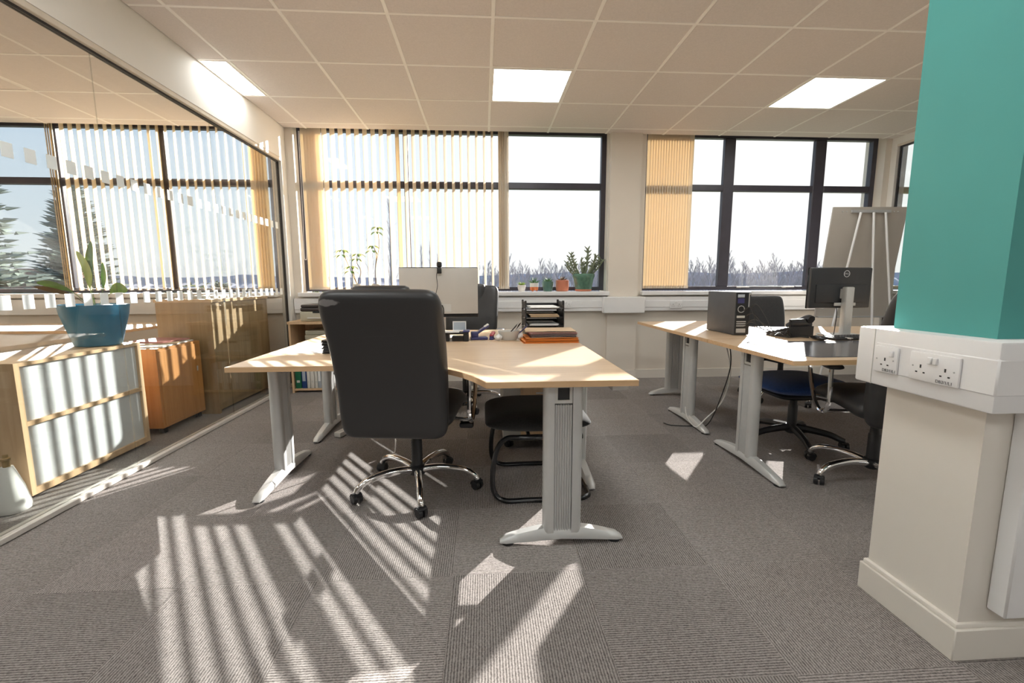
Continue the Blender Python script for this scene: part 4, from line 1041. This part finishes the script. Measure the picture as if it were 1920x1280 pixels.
# ================================================================== NEXT OFFICE (behind the glass)
t = thing('sliding_cabinet', 'low beech cabinet with pale grey doors behind the glass partition', 'cabinet', (-2.545, 2.745, 0))
cx0, cx1, cy0, cy1 = -.225, .212, -.42, .405; ch_ = .712
m = MB(); m.box(cx0, cx1-.02, cy0, cy0+.02, .02, ch_-.02); m.build('side_panel', 'beech_cab', t)
m = MB(); m.box(cx0, cx1-.02, cy1-.02, cy1, .02, ch_-.02); m.build('side_panel', 'beech_cab', t)
MB().box(cx0, cx1, cy0, cy1, ch_-.02, ch_).build('top', 'beech_cab', t)
MB().box(cx0, cx1-.02, cy0+.02, cy1-.02, .02, .045).build('bottom', 'beech_cab', t)
MB().box(cx0, cx0+.01, cy0+.02, cy1-.02, .045, ch_-.02).build('back_panel', 'beech_cab', t)
f = MB(); f.box(cx1-.02, cx1, cy0, cy0+.028, .02, ch_-.02); f.box(cx1-.02, cx1, cy1-.028, cy1, .02, ch_-.02); f.box(cx1-.02, cx1, cy0+.028, cy1-.028, .02, .055); f.box(cx1-.02, cx1, cy0+.028, cy1-.028, .382, .405); f.build('front_frame', 'beech_cab', t)
MB().box(cx1-.03, cx1-.021+.004, cy0+.028, cy1-.028, .055, .382).build('door', 'door_grey', t); MB().box(cx1-.03, cx1-.021+.004, cy0+.028, cy1-.028, .405, ch_-.02).build('door', 'door_grey', t)
MB().box(cx0+.02, cx1-.04, cy0+.02, cy1-.02, 0, .02).build('plinth', 'black_plastic', t)
# pot plant
t = thing('potted_peace_lily', 'peace lily in a wide blue pot on the low cabinet', 'plant', (-2.49, 3.02, .7125))
MB().lathe([(.095, 0), (.105, .004), (.150, .20), (.158, .262), (.150, .264), (.142, .25), (0, .245)], 64, ax=1.15, ay=1.05, flute=.006, fn=32).build('pot', 'pot_blue', t, 50)
MB().lathe([(.138, 0), (0, .006)], 24, (0, 0, .245), 1.1, 1.0).build('soil', 'soil', t)
def blade(pts_, wmax, mt, parent, nm='leaf'):
    P_ = spl(pts_, 6); n = len(P_); m_ = MB(); vs = []
    for i, p in enumerate(P_):
        d = (P_[min(i+1, n-1)]-P_[max(0, i-1)]).normalized(); sd_ = d.cross(Vector((.3, .9, .2))).normalized(); nr_ = sd_.cross(d).normalized()
        u = i/(n-1); wv = max(.0012, wmax*(math.sin(PI*min(1, max(0, (u-.35)/.65)))**.7 if u > .35 else 0)+.0035*(1-u))
        for (a, c) in ((-1, 0), (0, .22), (1, 0), (0, .10)): vs.append(p+sd_*wv*a+nr_*(wv*c+.0008))
    fs = []
    for i in range(n-1):
        for j in range(4): fs.append((i*4+j, i*4+(j+1) % 4, i*4+4+(j+1) % 4, i*4+4+j))
    fs += [(3, 2, 1, 0), tuple(range((n-1)*4, n*4))]
    m_.add(vs, fs); return m_.build(nm, mt, parent, 60)
V3 = Vector
blade([V3((0, 0, .24)), V3((-.02, .01, .36)), V3((-.05, .03, .50)), V3((-.11, .05, .60))], .036, 'leaf_light', t)
blade([V3((.01, 0, .24)), V3((.0, .0, .38)), V3((.0, .0, .52)), V3((.02, .01, .66))], .034, 'leaf', t)
blade([V3((.01, .0, .24)), V3((-.01, .0, .36)), V3((-.01, .0, .46)), V3((-.03, .0, .56))], .030, 'leaf_light', t)
blade([V3((-.02, 0, .24)), V3((-.10, -.02, .34)), V3((-.20, -.03, .385)), V3((-.30, -.03, .40))], .022, 'leaf', t)
blade([V3((-.02, 0, .24)), V3((-.09, -.04, .32)), V3((-.18, -.07, .355)), V3((-.27, -.08, .375))], .016, 'leaf_brown', t)
blade([V3((.03, 0, .24)), V3((.05, .02, .36)), V3((.055, .03, .44)), V3((.05, .04, .53))], .022, 'leaf', t)
blade([V3((.04, 0, .24)), V3((.09, .02, .33)), V3((.14, .03, .365)), V3((.20, .02, .35))], .034, 'leaf_light', t)
# pedestal with papers
t = thing('mobile_pedestal', 'orange cherry wood mobile pedestal behind the glass partition', 'pedestal', (-2.53, 3.56, 0))
MB().rbox((0, 0, .345), (.36, .50, .59), .003, 1).build('carcass', 'cherry', t)
MB().rbox((.182, .0, .345), (.006, .46, .55), .002, 1).build('door', 'cherry', t)
MB().cyl((.187, .18, .40), (.187, .18, .44), .006, n=8).build('handle', 'silver', t)
for sx_ in (-1, 1):
    for sy_ in (-1, 1): obj('caster', CASTER, t, (sx_*.14, sy_*.20, 0), rz=.8)
for k_, (mt, w_, d_, h_, z_, rz_, lb) in enumerate((('paper', .34, .42, .010, .6405, 6, 'white papers lying on the cherry wood pedestal'), ('folder_buff', .30, .30, .008, .651, 24, 'buff folder on the papers behind the glass'), ('folder_pink', .28, .26, .012, .6595, -10, 'dull pink folder on top of the papers behind the glass'))):
    tag(MB().rbox((0, 0, h_/2), (w_, d_, h_), .002, 1).build('paper_stack', mt, loc=(-2.53, 3.56+.03*k_, z_), rz=R(rz_)), lb, 'papers')
# tall wooden bookcase
t = thing('bookcase', 'brown wooden bookcase behind the end of the glass partition', 'bookcase', (-2.46, 4.33, 0))
MB().box(-.24, .20, -.48, -.455, 0, .95).build('side_panel', 'brown_wood', t); MB().box(-.24, .20, .455, .48, 0, .95).build('side_panel', 'brown_wood', t)
MB().box(-.25, .21, -.485, .485, .95, .975).build('top', 'beech_cab', t)
for k_ in range(2): MB().box(.182, .20, -.452+.453*k_, .0+.452*k_, .08, .945).build('door', 'brown_wood', t)
MB().box(-.24, .18, -.455, .455, .02, .945).build('carcass', 'brown_wood', t)
tag(MB().rbox((0, 0, .012), (.26, .55, .024), .004, 1).build('paper_stack', 'paper', loc=(-2.44, 4.30, .9755)), 'white papers on top of the brown bookcase', 'papers')
# glass bottle lamp
t = thing('bottle_lamp', 'white frosted glass bottle lamp with a brass neck on the carpet', 'lamp', (-2.32, 2.215, 0))
MB().lathe([(.058, 0), (.066, .006), (.069, .03), (.052, .12), (.030, .20), (.022, .226), (.0, .226)], 32).build('glass_body', 'lamp_glass', t, 50)
MB().lathe([(.014, .226), (.015, .255), (.019, .258), (.019, .268), (.011, .272), (.011, .285), (0, .287)], 20).build('neck', 'brass', t, 50)
# desk with computer things beyond
t = thing('office_table', 'beech table against the window wall of the neighbouring office', 'table', (-4.1, 4.25, 0))
MB().rbox((0, 0, .71), (2.2, .75, .025), .003, 1).build('desktop', 'beech', t)
for sx_ in (-1, 1):
    for sy_ in (-1, 1): MB().cyl((sx_*1.02, sy_*.31, 0), (sx_*1.02, sy_*.31, .6975), .025, n=12).build('leg', 'silver', t, 40)
t = thing('tall_cupboard', 'tall beech cupboard in the neighbouring office', 'cupboard', (-3.30, 2.62, 0))
MB().rbox((0, 0, .63), (.45, .42, 1.26), .003, 1).build('carcass', 'beech_cab', t)
for k_ in range(2): MB().rbox((-.112+.224*k_, -.216, .63), (.22, .016, 1.22), .003, 1).build('door', 'beech_cab', t)

# ================================================================== OUTSIDE
tag(MB().box(-900, 900, 5.6, 1500, -6.3, -6).build('ground', 'grass'), 'flat winter fields outside', 'ground', kind='structure')
hr = random.Random(4)
def ridge(label, y, z0, amp, x0, x1, n=90, th=60):
    m_ = MB(); vs = []; ph = [hr.uniform(0, 6.28) for _ in range(6)]
    for i in range(n+1):
        u = i/n; xx = x0+(x1-x0)*u
        zz = z0+amp*(math.sin(u*9+ph[0])*.5+math.sin(u*23+ph[1])*.3+math.sin(u*61+ph[2])*.12+hr.uniform(-.16, .16))
        vs += [(xx, y, -6), (xx, y+th*.5, zz), (xx, y+th, -6)]
    fs = [(i*3+j, i*3+(j+1) % 3, i*3+3+(j+1) % 3, i*3+3+j) for i in range(n) for j in range(3)]+[(2, 1, 0), (n*3, n*3+1, n*3+2)]
    m_.add(vs, fs); tag(m_.build('hills', 'hill_hazed'), label, 'hills', kind='structure')
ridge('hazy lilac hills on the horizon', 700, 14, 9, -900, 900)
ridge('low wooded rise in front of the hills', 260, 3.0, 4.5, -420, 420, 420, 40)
def bare_tree(seed, h, spread, nb, trunk=.10, up=.85, tw=14):
    r_ = random.Random(seed); m_ = MB()
    m_.tube([(0, 0, 0), (r_.uniform(-.1, .1), 0, h*.5), (r_.uniform(-.15, .15), 0, h)], [trunk, trunk*.6, .015], 5)
    for i in range(nb):
        z_ = h*(.15+.8*i/nb); a = r_.uniform(0, 6.28); L_ = spread*(1.1-.75*i/nb)*r_.uniform(.7, 1.1)
        d = Vector((math.cos(a)*(1-up), math.sin(a)*(1-up), up)).normalized() if up < .99 else Vector((0, 0, 1))
        p0 = Vector((0, 0, z_)); p1 = p0+d*L_
        m_.tube([p0, p1], [trunk*.3, .012], 3)
        for k_ in range(tw):
            u = r_.uniform(.25, 1); q = p0+d*L_*u; e_ = (d+Vector((r_.uniform(-.6, .6), r_.uniform(-.6, .6), r_.uniform(-.1, .5)))).normalized()
            m_.tube([q, q+e_*L_*.35], [.018, .008], 3)
    return m_.mesh('bare_tree', 'twig_hazed')
pop = [bare_tree(s, 15, 3.2, 26, .16, .86, 8) for s in (1, 2, 3)]
wood_t = [bare_tree(s, 8.5, 3.4, 26, .14, .62, 20) for s in (5, 6, 7, 8)]
for k_, (pxr, Y, s_) in enumerate(((-.42, 95, .8), (-.36, 110, .8), (-.31, 90, 1.0), (-.285, 100, .9), (-.245, 70, 1.05), (-.20, 52, 1.1), (-.135, 85, .95), (-.115, 88, 1.0), (-.10, 90, .85), (-.01, 95, .9), (.0, 110, .75), (.045, 120, .8))):
    o = obj('poplar_tree', pop[k_ % 3], loc=(pxr*Y, Y, -6), rz=k_*1.3); o.scale = (s_, s_, s_); tag(o, 'tall leafless poplar beyond the half open blind', 'tree', 'leafless poplars outside')
wr = random.Random(9)
for k_ in range(120):
    Y = 126+14*(k_ % 5)+wr.uniform(-1, 1); u = .01+.039*(k_//5)+.0078*(k_ % 5)
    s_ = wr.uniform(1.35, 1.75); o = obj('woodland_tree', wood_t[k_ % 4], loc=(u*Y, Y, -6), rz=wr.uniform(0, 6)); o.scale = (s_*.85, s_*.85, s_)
    tag(o, 'leafless tree of the hazy wood on the horizon', 'tree', 'trees of the distant wood')
def conifer(seed, h, w_):
    r_ = random.Random(seed); m_ = MB(); m_.tube([(0, 0, 0), (0, 0, h)], [.22, .03], 6)
    n = 1100
    for i in range(n):
        u = i/n; z_ = h*(.10+.88*u); L_ = w_*(1-u)**.8*r_.uniform(.6, 1.1)+.15; a = r_.uniform(0, 6.28)
        d = Vector((math.cos(a), math.sin(a), -.15+.5*u)); p0 = Vector((0, 0, z_)); p1 = p0+d*L_
        s_ = Vector((-math.sin(a), math.cos(a), 0)); 
        for j in range(4):
            c = p0.lerp(p1, .35+.2*j); ww = .13+.07*L_*(1-.2*j)
            m_.add([c-s_*ww+Vector((0, 0, -.06)), c+d*.38, c+s_*ww+Vector((0, 0, -.06)), c+Vector((0, 0, .06))], [(0, 1, 3), (1, 2, 3), (0, 3, 2), (0, 2, 1)])
    return m_.mesh('conifer_tree', 'conifer')
c1, c2_ = conifer(1, 12.5, 3.0), conifer(2, 9, 2.6)
for (u, Y, me, s_, lb) in ((-.845, 26, c1, 1.0, 'tall dark conifer seen past the blue plant pot'), (-1.10, 19, c1, 1.2, 'large conifer near the brick house'), (-.56, 24, c2_, .8, 'small conifer beyond the end of the glass partition')):
    o = obj('conifer_tree', me, loc=(u*Y, Y, -6)); o.scale = (s_,)*3; tag(o, lb, 'tree', 'conifers outside')
def shrub_mesh(seed, s_):
    r_ = random.Random(seed); m_ = MB()
    for i in range(500):
        v = Vector((r_.gauss(0, 1), r_.gauss(0, 1), abs(r_.gauss(0, 1)))).normalized(); p = Vector((v.x*s_, v.y*s_, v.z*s_*1.1))*r_.uniform(.7, 1); a = Vector((r_.uniform(-1, 1), r_.uniform(-1, 1), r_.uniform(-1, 1))).normalized()*.28; b_ = a.cross(v).normalized()*.14
        m_.add([p-a, p+b_, p+a, p-b_+v*.05], [(0, 1, 2), (0, 2, 3), (0, 3, 1), (1, 3, 2)])
    return m_.mesh('shrub', 'shrub')
sm = shrub_mesh(1, 2.6)
for k_, (u, Y, s_) in enumerate(((-.475, 33, 1.7), (-.40, 72, 2.6), (-.61, 62, 2.6), (-.70, 40, 1.8), (-.86, 66, 2.6))):
    o = obj('shrub', sm, loc=(u*Y, Y, -6), rz=k_); o.scale = (s_,)*3; tag(o, 'rounded olive green shrub outside the neighbouring office', 'shrub', 'shrubs outside')
t = thing('brick_house', 'orange brick house with a pitched roof outside the neighbouring office', 'house', (-40, 40, -6), R(20))
MB().box(-5, 5, -4, 4, 0, 5.6).build('wall', 'brick', t)
m = MB(); m.add([(-5.4, -4.4, 5.6), (5.4, -4.4, 5.6), (5.4, 4.4, 5.6), (-5.4, 4.4, 5.6), (-5.4, 0, 8.4), (5.4, 0, 8.4)], [(0, 3, 2, 1), (0, 1, 5, 4), (2, 3, 4, 5), (1, 2, 5), (3, 0, 4)]); m.build('roof', 'roof_tile', t)
for (x_, z_) in ((-2.8, .9), (2.8, .9), (-2.8, 3.4), (0, 3.4), (2.8, 3.4)): MB().box(x_-.6, x_+.6, -4.05, -3.98, z_, z_+1.3).build('window', 'white_plastic', t)
